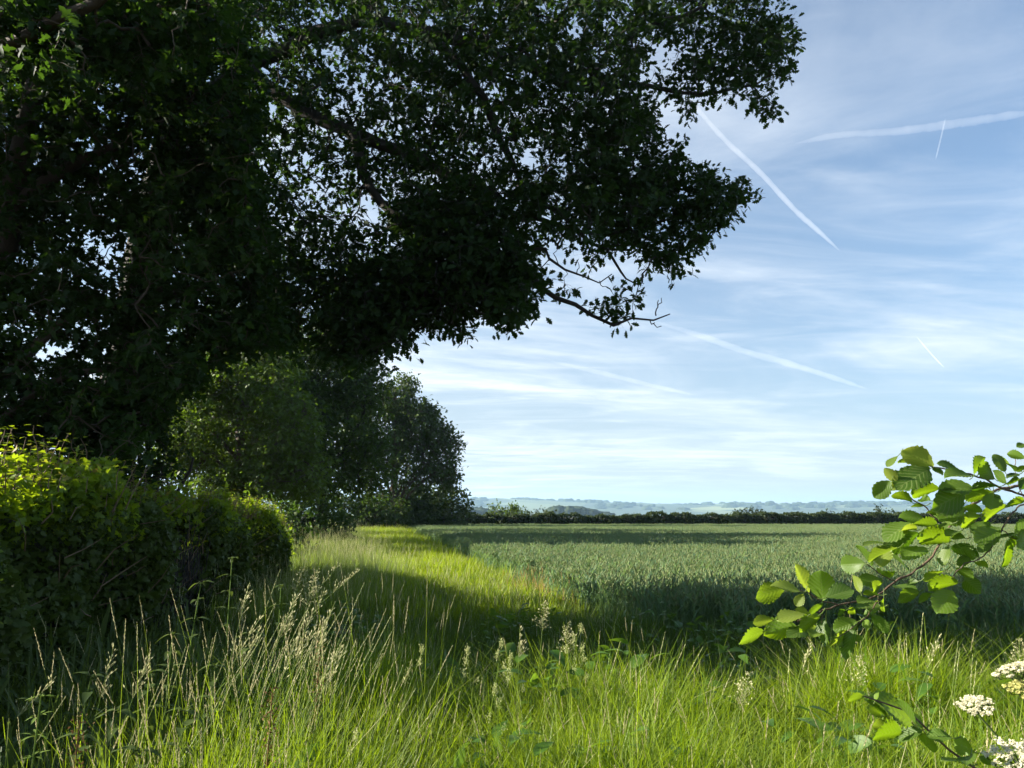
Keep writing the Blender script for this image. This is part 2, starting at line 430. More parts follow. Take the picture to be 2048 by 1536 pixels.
pts = np.concatenate([scatter_pts(34, lambda Y: (-1.2 + 0 * Y, .5 + .7 * Y), 2.4, 5.6), scatter_pts(40, lambda Y: (-2.4 + 0 * Y, .5 + .5 * Y), 5.2, 9)])
put('broad_leaved_weeds', [weed_tuft(900 + i) for i in range(3)], pts, R.uniform(.8, 1.3, len(pts)), 'broad-leaved weeds scattered among the foreground grass', 'weeds')
pg = [grass_tuft(400 + i, 210, .2, .5, .6, .013, M['path_grass'], 2, .3, .6, .09) for i in range(4)]
pts = scatter_pts(1000, lambda Y: (path_lo(Y) * .45 + wheat_edge(Y) * .55 - .8, wheat_edge(Y) - .7), 10.5, 80, 1.35)
put('path_grass', pg, pts, 1.0 + .012 * pts[:, 1], 'yellow-green grass of the field-edge path running along the wheat', 'grass')
pale = [grass_tuft(500 + i, 170, .3, .65, .6, .010, M['pale_grass'], 9, .25, .95, .13) for i in range(4)]
pts = np.concatenate([scatter_pts(640, lambda Y: (path_lo(Y) + .1, path_lo(Y) * .5 + wheat_edge(Y) * .5 - .5), 14.5, 80, 1.5), scatter_pts(70, lambda Y: (path_lo(Y) + .2, path_lo(Y) + 1.7), 9.5, 15)])
put('pale_seeding_grass', pale, pts, 1.0 + .008 * pts[:, 1], 'cream-headed tall grass on the verge beyond the end of the hedge', 'grass')
dry = [grass_tuft(600 + i, 50, .15, .4, .25, .009, M['dry_grass'], 3, .4, .5, .08) for i in range(2)]
pts = np.stack([R.normal(.45, .3, 34), R.normal(13.6, .8, 34), np.zeros(34)], 1)
put('dry_weeds', dry, pts, np.full(34, 1.35), 'patch of dry orange weeds at the corner of the wheat', 'weeds')
low = [grass_tuft(650 + i, 130, .2, .6, .45, .026, M['nettle'], 0, .5) for i in range(3)]
pts = scatter_pts(200, lambda Y: (-3.6 - .1 * Y, -1.2 - .2 * Y), 2.0, 8)
put('undergrowth', low, pts, R.uniform(.9, 1.5, 200), 'dark tangled undergrowth along the foot of the hedge', 'undergrowth')

# ------------------------------------------------------------------ wheat
def wheat_patch(seed, side, n, wide, hvar=.05):
    rng = np.random.default_rng(seed); mb = MB()
    for _ in range(n):
        b = np.array([rng.uniform(-.5, .5) * side, rng.uniform(-.5, .5) * side, 0])
        h = .70 + rng.normal(0, hvar); az = rng.uniform(0, 2 * PI); rn = rng.uniform()
        pts = blade(mb, b, h, az, rng.uniform(0, .06), rng.uniform(0, .05), .004 * wide, 3, rng.uniform(-1.5, 1.5), rn)
        # ear: slim four-sided body
        tip = pts[-1]; d = unit(pts[-1] - pts[-2] + np.array([rng.normal(0, .15), rng.normal(0, .15), 0])); L = rng.uniform(.06, .085)
        Vt, Ft = tube([tip, tip + d * L * .3, tip + d * L * .75, tip + d * L], np.array([.003, .0065, .005, .001]) * wide, 4)
        mb.add(Vt, Ft, rnd=rn, head=rng.uniform(.7, 1))
        for hh in (.28, .5, .72, .92):
            k = b + (tip - b) * hh
            blade(mb, k, rng.uniform(.08, .2), rng.uniform(0, 2 * PI), rng.uniform(.02, .07), rng.uniform(.04, .16), .011 * wide, 4, rng.uniform(-.7, .7), rng.uniform())
    return mb.mesh('wheat tuft', M['wheat'])

wn = [wheat_patch(700 + i, .5, 62, 1.45) for i in range(5)]
n = 0
c = 0.44
gx, gy = np.meshgrid(np.arange(-4, 22, c), np.arange(9.1, 27, c))
pts = np.stack([gx.ravel(), gy.ravel(), 0 * gx.ravel()], 1); pts[:, :2] += R.normal(0, .06, (len(pts), 2))
pts = pts[(pts[:, 0] > wheat_edge(pts[:, 1])) & (np.abs(pts[:, 0]) < .72 * pts[:, 1] + 2) & (pts[:, 1] > 9.2 - .03 * pts[:, 0])]
put('wheat_crop', wn, pts, np.full(len(pts), 1.0), 'blue-green ripening wheat standing in the near part of the field', 'wheat', R.uniform(.93, 1.07, len(pts)), .04)
wf = [wheat_patch(750 + i, 1.3, 210, 2.0, .06) for i in range(4)]
c = 1.12
gx, gy = np.meshgrid(np.arange(-14, 62, c), np.arange(27.2, HEDGE_Y - .8, c))
pts = np.stack([gx.ravel(), gy.ravel(), 0 * gx.ravel()], 1); pts[:, :2] += R.normal(0, .15, (len(pts), 2))
pts = pts[(pts[:, 0] > wheat_edge(pts[:, 1]) + .4) & (np.abs(pts[:, 0]) < .72 * pts[:, 1] + 3)]
# wheel track through the crop
und = .04 * np.sin(pts[:, 0] * .31 + 1) * np.sin(pts[:, 1] * .17)
put('distant_wheat_crop', wf, pts, np.full(len(pts), 1.0), 'wheat stretching to the far hedge across the back of the field', 'wheat', 1 + und + R.uniform(-.04, .04, len(pts)), .04)

# ------------------------------------------------------------------ trees
def in_poly(x, y, poly):
    poly = np.asarray(poly, float); ins = np.zeros(len(x), bool); j = len(poly) - 1
    for i in range(len(poly)):
        xi, yi = poly[i]; xj, yj = poly[j]
        c = ((yi > y) != (yj > y)) & (x < (xj - xi) * (y - yi) / (yj - yi + 1e-12) + xi)
        ins ^= c; j = i
    return ins

def sample_poly(poly, n, holes=()):
    poly = np.asarray(poly, float); out = []
    lo, hi = poly.min(0), poly.max(0); tot = 0
    while tot < n:
        q = R.uniform(lo, hi, (4 * n, 2)); q = q[in_poly(q[:, 0], q[:, 1], poly)]
        k = np.ones(len(q))
        for (hx, hy, hr, a) in holes:
            k *= 1 - a * np.exp(-((q[:, 0] - hx) ** 2 + (q[:, 1] - hy) ** 2) / (2 * hr * hr))
        q = q[R.uniform(0, 1, len(q)) < k]
        out.append(q); tot += len(q)
    return np.concatenate(out)[:n]

def sample_disc(blobs):
    out = []
    for (x, y, r, n) in blobs:
        a = R.uniform(0, 2 * PI, n); q = r * np.sqrt(R.uniform(0, 1, n))
        out.append(np.stack([x + q * np.cos(a), y + q * np.sin(a)], 1))
    return np.concatenate(out)

def make_tree(name, label, cat, base, limbs, sprays, tmpl, leafm, barkm, nleaf, lsize, srad, group=None, twig_r=.0035, flat=.65, stubs=4, droop=.25, maxtube=1e9, crown='crown', wood='trunk', tilt=.55):
    """limbs: list of (points, r0, r1) in world space; sprays: (n,3) spray centres.
    every spray is joined to the nearest existing wood so the crown hangs on a real branch system"""
    root = bpy.data.objects.new(name, None); COL.objects.link(root); root.location = base; tag(root, label, cat, group)
    base = np.asarray(base, float)
    mb = MB(); nodes = []; 
    for (pts, r0, r1) in limbs:
        n = max(6, int(np.linalg.norm(np.diff(np.asarray(pts), axis=0), axis=1).sum() / .35) + 3)
        p = smooth_path(pts, n, .02)
        rr = r0 + (r1 - r0) * np.linspace(0, 1, n) ** .8
        mb.add(*tube(p - base, rr * (1 + .06 * R.normal(size=n)), 9 if r0 > .05 else 5))
        nodes.append(p)
    nodes = np.concatenate(nodes); n0 = len(nodes); ns = len(sprays)
    d0 = np.array([np.min(((nodes - s) ** 2).sum(1)) for s in sprays])
    order = np.argsort(d0); S = sprays[order]
    allp = np.concatenate([nodes, S]); par = np.full(ns, -1); cnt = np.ones(ns)
    for i in range(ns):
        d = ((allp[:n0 + i] - S[i]) ** 2).sum(1)
        par[i] = int(np.argmin(d))
    for i in range(ns - 1, -1, -1):
        if par[i] >= n0: cnt[par[i] - n0] += cnt[i]
    rad = twig_r * cnt ** .42
    a_ = allp[par]; ln = np.linalg.norm(S - a_, axis=1)[:, None]
    rp = np.where(par >= n0, np.minimum(rad[np.maximum(par - n0, 0)], rad * 1.25), rad * 1.3)
    m1 = a_ + (S - a_) * .35 + R.normal(size=(ns, 3)) * .07 * ln + np.array([0, 0, .05]) * ln; m2 = a_ + (S - a_) * .7 + R.normal(size=(ns, 3)) * .06 * ln
    mb.add(*tubes(np.stack([a_, m1, m2, S], 1) - base, np.stack([rp, rad * 1.1, rad, rad * .9], 1), 4))
    # stubs + leaves
    out = np.empty((ns, 3))
    for i in range(ns): out[i] = S[i] - allp[par[i]]
    out = unit(out) 
    sd = unit(R.normal(size=(ns, stubs, 3)) * np.array([1, 1, flat]) + .7 * out[:, None, :])
    sl = srad * R.uniform(.6, 1.25, (ns, stubs))
    s0 = np.repeat(S[:, None], stubs, 1).reshape(-1, 3); e = s0 + (sd * sl[..., None]).reshape(-1, 3)
    mb.add(*tubes(np.stack([s0, (s0 + e) / 2 + R.normal(0, .02, s0.shape), e], 1) - base, np.tile(np.array([.8, .6, .3]) * twig_r, (len(e), 1)), 3))
    wd = link(wood, mb.mesh(wood, barkm, True), root)
    mbl = MB(); per = max(1, nleaf // stubs)
    t = R.uniform(.15, 1.08, (ns, stubs, per, 1))
    pos = S[:, None, None, :] + sd[:, :, None, :] * sl[:, :, None, None] * t + R.normal(0, .12 * srad, (ns, stubs, per, 3))
    dirs = sd[:, :, None, :] * .7 + R.normal(0, .8, (ns, stubs, per, 3)) + np.array([0, 0, -droop])
    up = R.normal(0, tilt, (ns, stubs, per, 3)) + np.array([0, 0, 1.0])
    pos = pos.reshape(-1, 3) - base; n = len(pos)
    leaves(mbl, pos, dirs.reshape(-1, 3), up.reshape(-1, 3), lsize * R.uniform(.65, 1.2, n), tmpl, rnd=R.uniform(0, 1, n))
    link(crown, mbl.mesh(crown, leafm), root)
    return root

def limb(pp, Y, r0, r1):
    Y = np.broadcast_to(np.asarray(Y, float), (len(pp),)) if np.isscalar(Y) else np.asarray(Y, float)
    return (PA(pp, Y), r0, r1)

# ---- the oak that overhangs the path
c2 = lambda L: [(1024 + x / 2, y / 2) for x, y in L]
oak_base = np.array([-6.4, 11.6, 0.0])
fork = P(330, 330, 11.5)
oak_limbs = [
    ([oak_base + [0, 0, -.1], oak_base + [.1, 0, 1.5], oak_base + [.4, 0, 3.2], fork], .42, .26),
    ([fork, P(330, 120, 11.5), P(300, -120, 11.3)], .22, .08),
    ([P(315, 200, 11.5), P(420, 95, 11.2), P(560, 190, 11), P(700, 260, 11), P(850, 320, 11), P(1000, 400, 11.1)], .17, .06),
    limb([(340, 230), (640, 60), (830, 60), (950, 175), (1010, 290), (1054, 380), (1124, 430), (1174, 485), (1214, 500), (1259, 500)], [11.5, 11.3, 11.2, 11.2, 11.3, 11.4, 11.5, 11.6, 11.7, 11.8], .16, .02),
    limb([(830, 60), (960, 95), (1084, 150), (1170, 180), (1215, 100), (1264, 65), (1324, 45), (1400, 15), (1470, -20)], 11.4, .11, .02),
    limb([(1170, 180), (1274, 170), (1349, 185), (1430, 183), (1500, 168), (1540, 150)], 11.6, .06, .012),
    limb([(1500, 168), (1515, 190), (1545, 208)], 11.6, .012, .006),
    limb([(700, 260), (760, 400), (900, 480), (1010, 520), (1054, 545)], [11, 10.6, 10.5, 10.5, 10.6], .09, .04),
    limb([(1054, 540), (1079, 570), (1104, 590), (1144, 608), (1179, 620), (1214, 642), (1239, 648), (1264, 640), (1294, 642), (1312, 631), (1324, 622), (1340, 628)], 10.7, 0.0508, 0.0090),
    limb([(1312, 631), (1315, 618), (1317, 600)], 10.7, 0.0116, 0.0060), limb([(1300, 641), (1312, 648), (1323, 652)], 10.7, 0.0101, 0.0060),
    limb([(1316, 612), (1322, 604), (1323, 596)], 10.7, 0.0072, 0.0045),
    limb([(1054, 500), (1084, 492), (1099, 520), (1119, 537), (1154, 547), (1184, 552), (1199, 565), (1224, 548)], 10.7, 0.0319, 0.0075),
    limb([(1199, 562), (1204, 573), (1214, 575)], 10.7, 0.0087, 0.0045), limb([(1099, 520), (1086, 536), (1080, 552)], 10.7, 0.0116, 0.0060),
    limb([(1154, 547), (1155, 534), (1156, 524)], 10.7, 0.0087, 0.0045), limb([(1112, 530), (1112, 510), (1115, 498)], 10.7, 0.0087, 0.0045),
    limb([(1214, 500), (1239, 545), (1269, 560), (1277, 575), (1272, 590)], 11.2, 0.0261, 0.0075), limb([(1277, 572), (1288, 566)], 11.2, 0.0072, 0.0045),
    limb([(1054, 430), (1124, 455), (1250, 470), (1320, 440), (1400, 410), (1470, 395), (1500, 402), (1531, 395)], 11.9, .05, .004),
    limb([(1440, 412), (1460, 420), (1480, 415)], 11.9, .006, .003),
    limb([(1124, 430), (1200, 360), (1300, 330), (1360, 305)], 12, .05, .01),
    limb([(480, 620), (560, 610), (640, 590), (700, 560)], 10.8, .04, .02),
    limb([(870, 585), (885, 615), (895, 640), (915, 655)], 9.8, .008, .003),
]
oak_holes = [(600, 340, 80, .82), (690, 410, 55, .6), (540, 150, 50, .6), (675, 125, 40, .75), (465, 62, 34, .9), (690, 190, 45, .6), (770, 255, 40, .6), (760, 420, 40, .6),
             (520, 270, 50, .55), (840, 60, 30, .7), (930, 40, 30, .4), (800, 500, 40, .6), (985, 190, 25, .9), (985, 235, 22, .8), (1040, 330, 26, .6), (610, 60, 30, .5), (1110, 500, 22, .8), (990, 480, 25, .6), (1110, 240, 25, .5), (1320, 130, 28, 1)]
oak_poly = [(380, -60), (1300, -60), (1300, 60), (1260, 130), (1285, 175), (1285, 215), (1310, 270), (1300, 320), (1340, 360), (1330, 430), (1250, 470), (1170, 480), (1090, 470), (1060, 520), (1040, 560), (960, 570), (900, 570),
            (850, 600), (800, 640), (730, 690), (600, 700), (430, 650), (360, 400)]
a = sample_poly(oak_poly, 2950, [(x, y, r * .95, q * .74) for x, y, r, q in oak_holes])
Ya = np.clip(R.normal(11.4, .9, len(a)), 9.6, 13.2)
b = sample_disc([(1480, 10, 75, 58), (1400, 20, 80, 55), (1330, 10, 60, 40), (1530, 60, 42, 26), (1568, 95, 22, 10), (1540, 130, 32, 18), (1490, 100, 60, 34), (1420, 150, 45, 26), (1380, 130, 35, 14), (1480, 165, 35, 14), (1545, 212, 12, 5), (1520, 195, 14, 4), (1360, 175, 26, 8), (1375, 205, 16, 4), (1290, 110, 22, 7), (1305, 165, 20, 5),
                 (1345, 315, 22, 9), (1310, 350, 50, 34), (1370, 380, 50, 38), (1425, 400, 45, 34), (1465, 400, 26, 13), (1485, 388, 12, 5), (1410, 365, 22, 8), (1420, 440, 26, 12), (1380, 450, 40, 24), (1330, 480, 45, 26), (1295, 500, 36, 14), (1338, 522, 22, 9), (1250, 485, 36, 14), (1185, 520, 14, 3),
                 (1215, 330, 60, 45), (1260, 240, 40, 22), (1230, 420, 70, 60)])
Yb = np.clip(R.normal(11.7, .45, len(b)), 10.6, 12.8)
d = sample_disc([(1125, 575, 10, 2), (1180, 608, 8, 1), (1215, 625, 14, 3), (1232, 605, 14, 3), (1250, 628, 12, 2), (1265, 595, 8, 2), (1240, 645, 10, 1)])
Yd = R.normal(10.8, .15, len(d))
# the low dense skirt of foliage that hangs in front
e = sample_disc([(960, 500, 80, 110), (1010, 560, 60, 62), (930, 570, 60, 54), (1045, 590, 34, 17), (1030, 635, 20, 9), (985, 620, 26, 14), (880, 610, 40, 26), (840, 560, 70, 90), (910, 655, 12, 4), (926, 662, 8, 2), (860, 640, 20, 6), (760, 600, 90, 110), (700, 660, 70, 70), (790, 660, 34, 18), (880, 450, 80, 90)])
Ye = R.normal(10.2, .4, len(e))
spr = np.concatenate([PA(a, Ya), PA(b, Yb), PA(d, Yd), PA(e, Ye)])
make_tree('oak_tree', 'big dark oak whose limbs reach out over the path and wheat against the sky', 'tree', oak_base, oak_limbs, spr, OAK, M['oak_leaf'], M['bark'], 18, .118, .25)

# ---- field maple nearer the camera, filling the upper left
mb_base = np.array([-6.2, 8.2, 0.0]); mf = P(20, 420, 8.4)
maple_limbs = [
    ([mb_base + [0, 0, -.1], mb_base + [.05, 0, 2], mf], .26, .17),
    ([mf, P(60, 200, 8.2), P(120, -60, 8)], .15, .06), ([mf, P(150, 330, 8.4), P(330, 250, 8.8), P(470, 180, 9)], .09, .03),
    ([mb_base + [.05, 0, 2.4], P(130, 640, 8.6), P(300, 600, 9), P(430, 560, 9.2)], .09, .03),
    ([mb_base + [0, 0, 1.9], P(100, 760, 8.4), P(220, 740, 8.6), P(300, 760, 8.8)], .07, .03),
    ([mb_base + [.05, 0, 2.1], P(-30, 480, 7.6), P(-60, 220, 6.6), P(0, 105, 6.1), P(75, 60, 5.9), P(160, 20, 5.8), P(240, -40, 5.7)], .1, .045),
]
mh = [(200, 500, 45, .85), (225, 540, 30, .7), (15, 480, 30, .85), (60, 510, 25, .7), (55, 640, 40, .5), (110, 700, 30, .6), (205, 715, 40, .6), (260, 125, 35, .6), (375, 245, 40, .7), (160, 440, 40, .5), (190, 905, 14, .9), (115, 905, 16, .8), (120, 880, 14, .6), (20, 350, 30, .4), (300, 320, 40, .4)]
a = sample_poly([(-180, -60), (480, -60), (500, 200), (520, 420), (560, 600), (560, 690), (420, 740), (330, 800), (270, 880), (240, 935), (130, 935), (0, 935), (-180, 950)], 2500, mh)
Ya = np.clip(R.normal(8.9, .8, len(a)), 7.3, 10.8)
b = sample_poly([(-150, -60), (420, -60), (440, 60), (300, 110), (160, 150), (0, 140), (-150, 150)], 300)
Yb = np.clip(R.normal(6.4, .5, len(b)), 5.4, 7.3)
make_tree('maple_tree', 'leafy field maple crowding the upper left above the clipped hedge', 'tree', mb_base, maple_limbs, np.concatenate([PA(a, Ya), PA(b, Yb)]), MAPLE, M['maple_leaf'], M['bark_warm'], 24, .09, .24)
# dark holly just behind the hedge
b_ = np.array([P(250, 1000, 9.6)[0], 9.6, 0.0])
make_tree('holly_bush', 'dark evergreen bush rising just behind the hedge under the maple', 'bush', b_, [([b_, b_ + [.1, 0, 1.5], b_ + [0, 0, 3.2]], .07, .02), ([b_, b_ + [.5, 0, 1.5], b_ + [.8, 0, 2.4]], .05, .015), ([b_, b_ + [-.6, 0, 1.5], b_ + [-.9, 0, 2.6]], .05, .015)],
          np.concatenate([PA(sample_poly([(130, 790), (330, 790), (345, 900), (330, 1010), (60, 1010), (60, 850)], 330), np.clip(R.normal(9.7, .45, 330), 8.9, 10.6))]), OVAL, M['oak_leaf'], M['bark'], 18, .08, .2)
# unseen tree added left of the frame, its dense crown shaped to shade the field margin
ob = np.array([-13.5, 8.7, 0.0])
q = R.normal(size=(1300, 3)); q = unit(q) * (R.uniform(.05, 1, (1300, 1)) ** .45) * np.array([3.2, 2.6, 4.2]) + ob + [0, 0, 5.4]
make_tree('added_shade_tree', 'unseen rounded thorn tree added beyond the hedge to shade the field margin', 'tree', ob, [([ob, ob + [.1, 0, 3], ob + [0, .2, 6]], .25, .1), ([ob + [.1, 0, 2.5], ob + [2, -.5, 5]], .1, .04), ([ob + [.1, 0, 2.5], ob + [-2, .5, 5]], .1, .04)], q, OVAL, M['maple_leaf'], M['bark'], 16, .19, .34)

def ell_sprays(blobs, seed=None):
    out = []
    for (c, r, n) in blobs:
        d = unit(R.normal(size=(n, 3))) * (R.uniform(.12, 1, (n, 1)) ** .42)
        out.append(np.asarray(c) + d * np.asarray(r))
    return np.concatenate(out)

def pblob(px, py, Y, rpx, rpy, ry, n):
    s = Y / F
    return (P(px, py, Y), (rpx * s, ry, rpy * s), n)

# ---- the sunlit ash behind the end of the hedge
ab = np.array([P(480, 1000, 27.5)[0], 27.5, 0.0]); af = ab + [0, 0, 3.4]
make_tree('ash_tree', 'sunlit yellow-green tree glimpsed beneath the dark crowns behind the hedge end', 'tree', ab,
          [([ab, ab + [.05, 0, 2], af, P(480, 800, 27.5)], .32, .12), ([ab + [0, 0, 2.3], P(430, 920, 27.5), P(370, 950, 27)], .09, .03), ([af, P(420, 860, 27.5), P(360, 850, 27.3)], .09, .03), ([af, P(560, 880, 27.5), P(610, 830, 27.5)], .1, .03), ([ab + [0, 0, 2.6], P(550, 960, 27.1), P(600, 940, 27)], .07, .03)],
          ell_sprays([pblob(400, 820, 27.5, 90, 120, 2.6, 420), pblob(480, 740, 27.5, 110, 90, 2.8, 420), pblob(560, 860, 27.5, 80, 90, 2, 240), pblob(380, 910, 27, 50, 40, 1, 70), pblob(520, 960, 27, 80, 40, 1.5, 110), pblob(600, 950, 27.5, 60, 60, 1.5, 110), pblob(450, 970, 27, 50, 27.5, 1, 60)]),
          OVAL, M['mid_leaf'], M['bark_warm'], 16, .17, .42, twig_r=.006)
# ---- ivy-clad tree
ib = np.array([P(640, 1000, 38)[0], 38, 0.0])
make_tree('ivy_tree', 'dense ivy-dark tree rising behind the path between the ash and the farthest tree', 'tree', ib,
          [([ib, ib + [.1, 0, 3], P(640, 760, 38)], .35, .15), ([ib + [0, 0, 3], P(700, 880, 38), P(730, 820, 38)], .14, .05), ([ib + [0, 0, 3], P(580, 850, 38), P(560, 780, 38)], .14, .05)],
          ell_sprays([pblob(590, 720, 36, 110, 80, 2.4, 330), pblob(610, 850, 35.5, 60, 100, 2.2, 260), pblob(640, 750, 38, 100, 90, 2.4, 380), pblob(560, 800, 37.5, 80, 110, 2, 280), pblob(700, 850, 38, 80, 100, 2.2, 300), pblob(650, 950, 37.5, 70, 60, 2, 200), pblob(720, 770, 38, 60, 60, 2, 150), pblob(740, 930, 38.5, 50, 70, 1.6, 130), pblob(590, 960, 37, 60, 55, 1.6, 130)]),
          OVAL, M['dark_leaf'], M['bark'], 15, .21, .5, twig_r=.007)
# ---- two more of the row, mostly behind the others
for (nm, lab, x, y, hh, r) in (('sycamore_tree', 'tree of the row mostly hidden behind the sunlit yellow-green one', -15.5, 46, 12, 4.6), ('lime_tree', 'tree of the row seen between the sunlit tree and the ivy tree', -12.4, 33.0, 10.5, 3.2)):
    tb = np.array([x, y, 0.0])
    make_tree(nm, lab, 'tree', tb, [([tb, tb + [.1, 0, 3], tb + [0, 0, hh * .8]], .3, .1), ([tb + [0, 0, 2.6], tb + [r * .6, 0, hh * .6]], .12, .04), ([tb + [0, 0, 2.6], tb + [-r * .6, 0, hh * .6]], .12, .04)],
              ell_sprays([(tb + [0, 0, hh * .58], (r, r, hh * .42), 620)]), OVAL, M['dark_leaf'], M['bark'], 14, .26, .6, twig_r=.007)
# ---- the farthest tree of the row, at the corner of the field
fb = np.array([P(785, 1000, 66)[0], 66, 0.0])
far_limbs = [([fb, fb + [.1, 0, 2.5], P(790, 880, 66), P(790, 780, 66)], .42, .14)]
for (x, y) in ((740, 950), (770, 940), (815, 950), (835, 940), (860, 920), (890, 930)):
    far_limbs.append(([fb + [0, 0, .9 + R.uniform(0, 1.2)], P((785 + x) / 2, (1010 + y) / 2, 65.6), P(x, y, 65.4)], .15, .05))
make_tree('corner_tree', 'dark spreading tree at the field corner, its crown edge against pale sky', 'tree', fb, far_limbs,
          ell_sprays([pblob(795, 800, 66, 38, 45, 2.2, 150), pblob(760, 850, 66, 70, 80, 3, 360), pblob(830, 850, 66, 50, 60, 2.6, 260), pblob(875, 870, 66, 30, 28, 1.8, 80), pblob(880, 920, 66, 35, 50, 2, 150), pblob(908, 885, 66, 14, 14, .8, 18), pblob(895, 955, 66, 22, 26, 1.2, 50), pblob(820, 930, 66, 60, 50, 2.6, 240), pblob(720, 930, 66, 50, 60, 2.4, 180), pblob(820, 770, 66, 16, 18, 1, 25), pblob(855, 830, 66, 20, 20, 1.2, 40), pblob(700, 830, 66, 50, 70, 2.4, 180)]),
          OVAL, M['far_leaf'], M['bark_warm'], 14, .30, .75, twig_r=.01)

def bush(name, label, px, Y, w, h, dep, n, mat, lsize, cat='bush', group=None, zoff=0, tmpl=OVAL, nl=14):
    x = P(px, 1000, Y)[0]; b = np.array([x, Y, 0.0])
    k = max(3, int(w / h * 3)); bl = []
    for i in range(k):
        u = (i + .5) / k - .5
        bl.append((b + [u * w * .75 + R.normal(0, .05 * w), R.normal(0, dep * .2), h * (.48 + R.uniform(-.06, .06))], (w / k * .95, dep, h * R.uniform(.42, .54)), n // k))
    s = ell_sprays(bl); s[:, 2] = np.maximum(s[:, 2], .12)
    limbs = [([b + [R.normal(0, .1) * w, 0, 0], b + [R.normal(0, .15) * w, 0, h * .3], b + [R.normal(0, .16) * w, 0, h * .7]], .03 * h, .012 * h) for _ in range(5)]
    return make_tree(name, label, cat, b, limbs, s, tmpl, mat, M['bark'], nl, lsize, lsize * 2.2, group, twig_r=.004 * Y / 30, stubs=3, crown='foliage', wood='stems')

bush('blackthorn_bush', 'low dark bush beneath the ivy tree where the path narrows', 630, 33, 4.2, 2.6, 1.3, 260, M['dark_leaf'], .19)
bush('elder_bush', 'dark shrub under the corner tree at the end of the far hedge', 862, 71, 6.5, 5.0, 1.8, 420, M['far_leaf'], .32)
bush('hawthorn_bush', 'shady bush at the foot of the corner tree beside the path', 735, 62, 5.5, 3.4, 1.6, 300, M['far_leaf'], .3)
bush('dogwood_bush', 'dark thicket round the trunk of the corner tree', 800, 67.5, 6, 4.2, 1.4, 380, M['far_leaf'], .3)
bush('bramble_bush', 'dark bush behind the far end of the clipped hedge', 520, 24, 4, 2.0, 1.2, 220, M['dark_leaf'], .15)

# ------------------------------------------------------------------ hedges
def hedge_core(name, path, wid, hts, mat, parent, base, seg=40):
    """lumpy inner body of twigs just inside the leaves"""
    p = smooth_path(path, seg); mb = MB(); prof = 9; V = []
    for i in range(seg):
        t = unit(np.gradient(p, axis=0)[i]); s = np.array([t[1], -t[0], 0])
        h = np.interp(i / (seg - 1), np.linspace(0, 1, len(hts)), hts)
        for k in range(prof):
            a = PI * k / (prof - 1)
            V.append(p[i] + s * math.cos(a) * wid * .5 * (1 + .1 * R.normal()) + np.array([0, 0, h * (math.sin(a) ** .35 if 0 < k < prof - 1 else 0) * (1 + .03 * R.normal())]))
    q = [(i * prof + k, i * prof + k + 1, (i + 1) * prof + k + 1, (i + 1) * prof + k) for i in range(seg - 1) for k in range(prof - 1)]
    q0 = [tuple(range(prof))]; 
    mb.add(np.array(V) - base, np.array(q)); 
    me = mb.mesh(name, mat, True)
    return link(name, me, parent)

def hedge_x(Y): return -2.6 - .12 * Y
H_OFF = .95   # half width
def hedge_h(Y):
    return np.interp(Y, [0.5, 4.2, 5.0, 6.3, 7.5, 8.5, 10.5, 12.5, 14.0, 15.4, 16.3], [1.35, 1.42, 1.98, 2.02, 1.84, 1.84, 1.84, 1.80, 1.70, 1.52, 1.15])
hb = np.array([-4.3, 9.0, 0.0])
hedge = bpy.data.objects.new('clipped_hedge', None); COL.objects.link(hedge); hedge.location = hb
tag(hedge, 'clipped hawthorn and maple hedge along the left of the path, its top sunlit', 'hedge')
Yp = np.linspace(.8, 16.0, 24)
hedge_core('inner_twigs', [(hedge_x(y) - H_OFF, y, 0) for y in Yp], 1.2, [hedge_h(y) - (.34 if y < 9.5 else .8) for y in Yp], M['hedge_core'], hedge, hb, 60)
# leaf shell
def hedge_leaves(n, where):
    Y = R.uniform(.8, 16.3, n); ph = R.uniform(0, 1, n)
    h = hedge_h(Y) + .08 * np.sin(Y * 3.1) + .07 * np.sin(Y * 7.7 + 1) + .06 * np.sin(Y * 15.3)
    bulge = .16 * np.sin(Y * 1.9 + .5) + .10 * np.sin(Y * 5.3)
    if where == 'face':
        z = h * ph ** .85; x = hedge_x(Y) + bulge * .8 + .15 * np.sin(z * 4 + Y * 2) - np.abs(R.normal(0, .13, n)) - .25 * np.clip(z / h - .8, 0, 1) * 2
        nrm = np.stack([np.full(n, 1.0), np.full(n, -.3), np.full(n, .55)], 1)
    elif where == 'top':
        z = h - np.abs(R.normal(0, .10, n)) + .05 * R.normal(size=n) - .45 * ph * np.clip((Y - 9) / 1.5, 0, 1); x = hedge_x(Y) - 2 * H_OFF * ph; nrm = np.stack([np.zeros(n), np.zeros(n), np.ones(n)], 1)
    elif where == 'back':
        z = h * ph; x = hedge_x(Y) - 2 * H_OFF + np.abs(R.normal(0, .12, n)); nrm = np.stack([np.full(n, -1.0), np.zeros(n), np.full(n, .5)], 1)
    else:
        Y = 16.1 + .25 * R.normal(size=n); h = hedge_h(15.6); z = h * ph; x = hedge_x(Y) - 2 * H_OFF * R.uniform(0, 1, n); nrm = np.stack([np.zeros(n), np.ones(n), np.full(n, .5)], 1)
    return np.stack([x, Y, z], 1), nrm
mbl = MB(); mbf = MB()
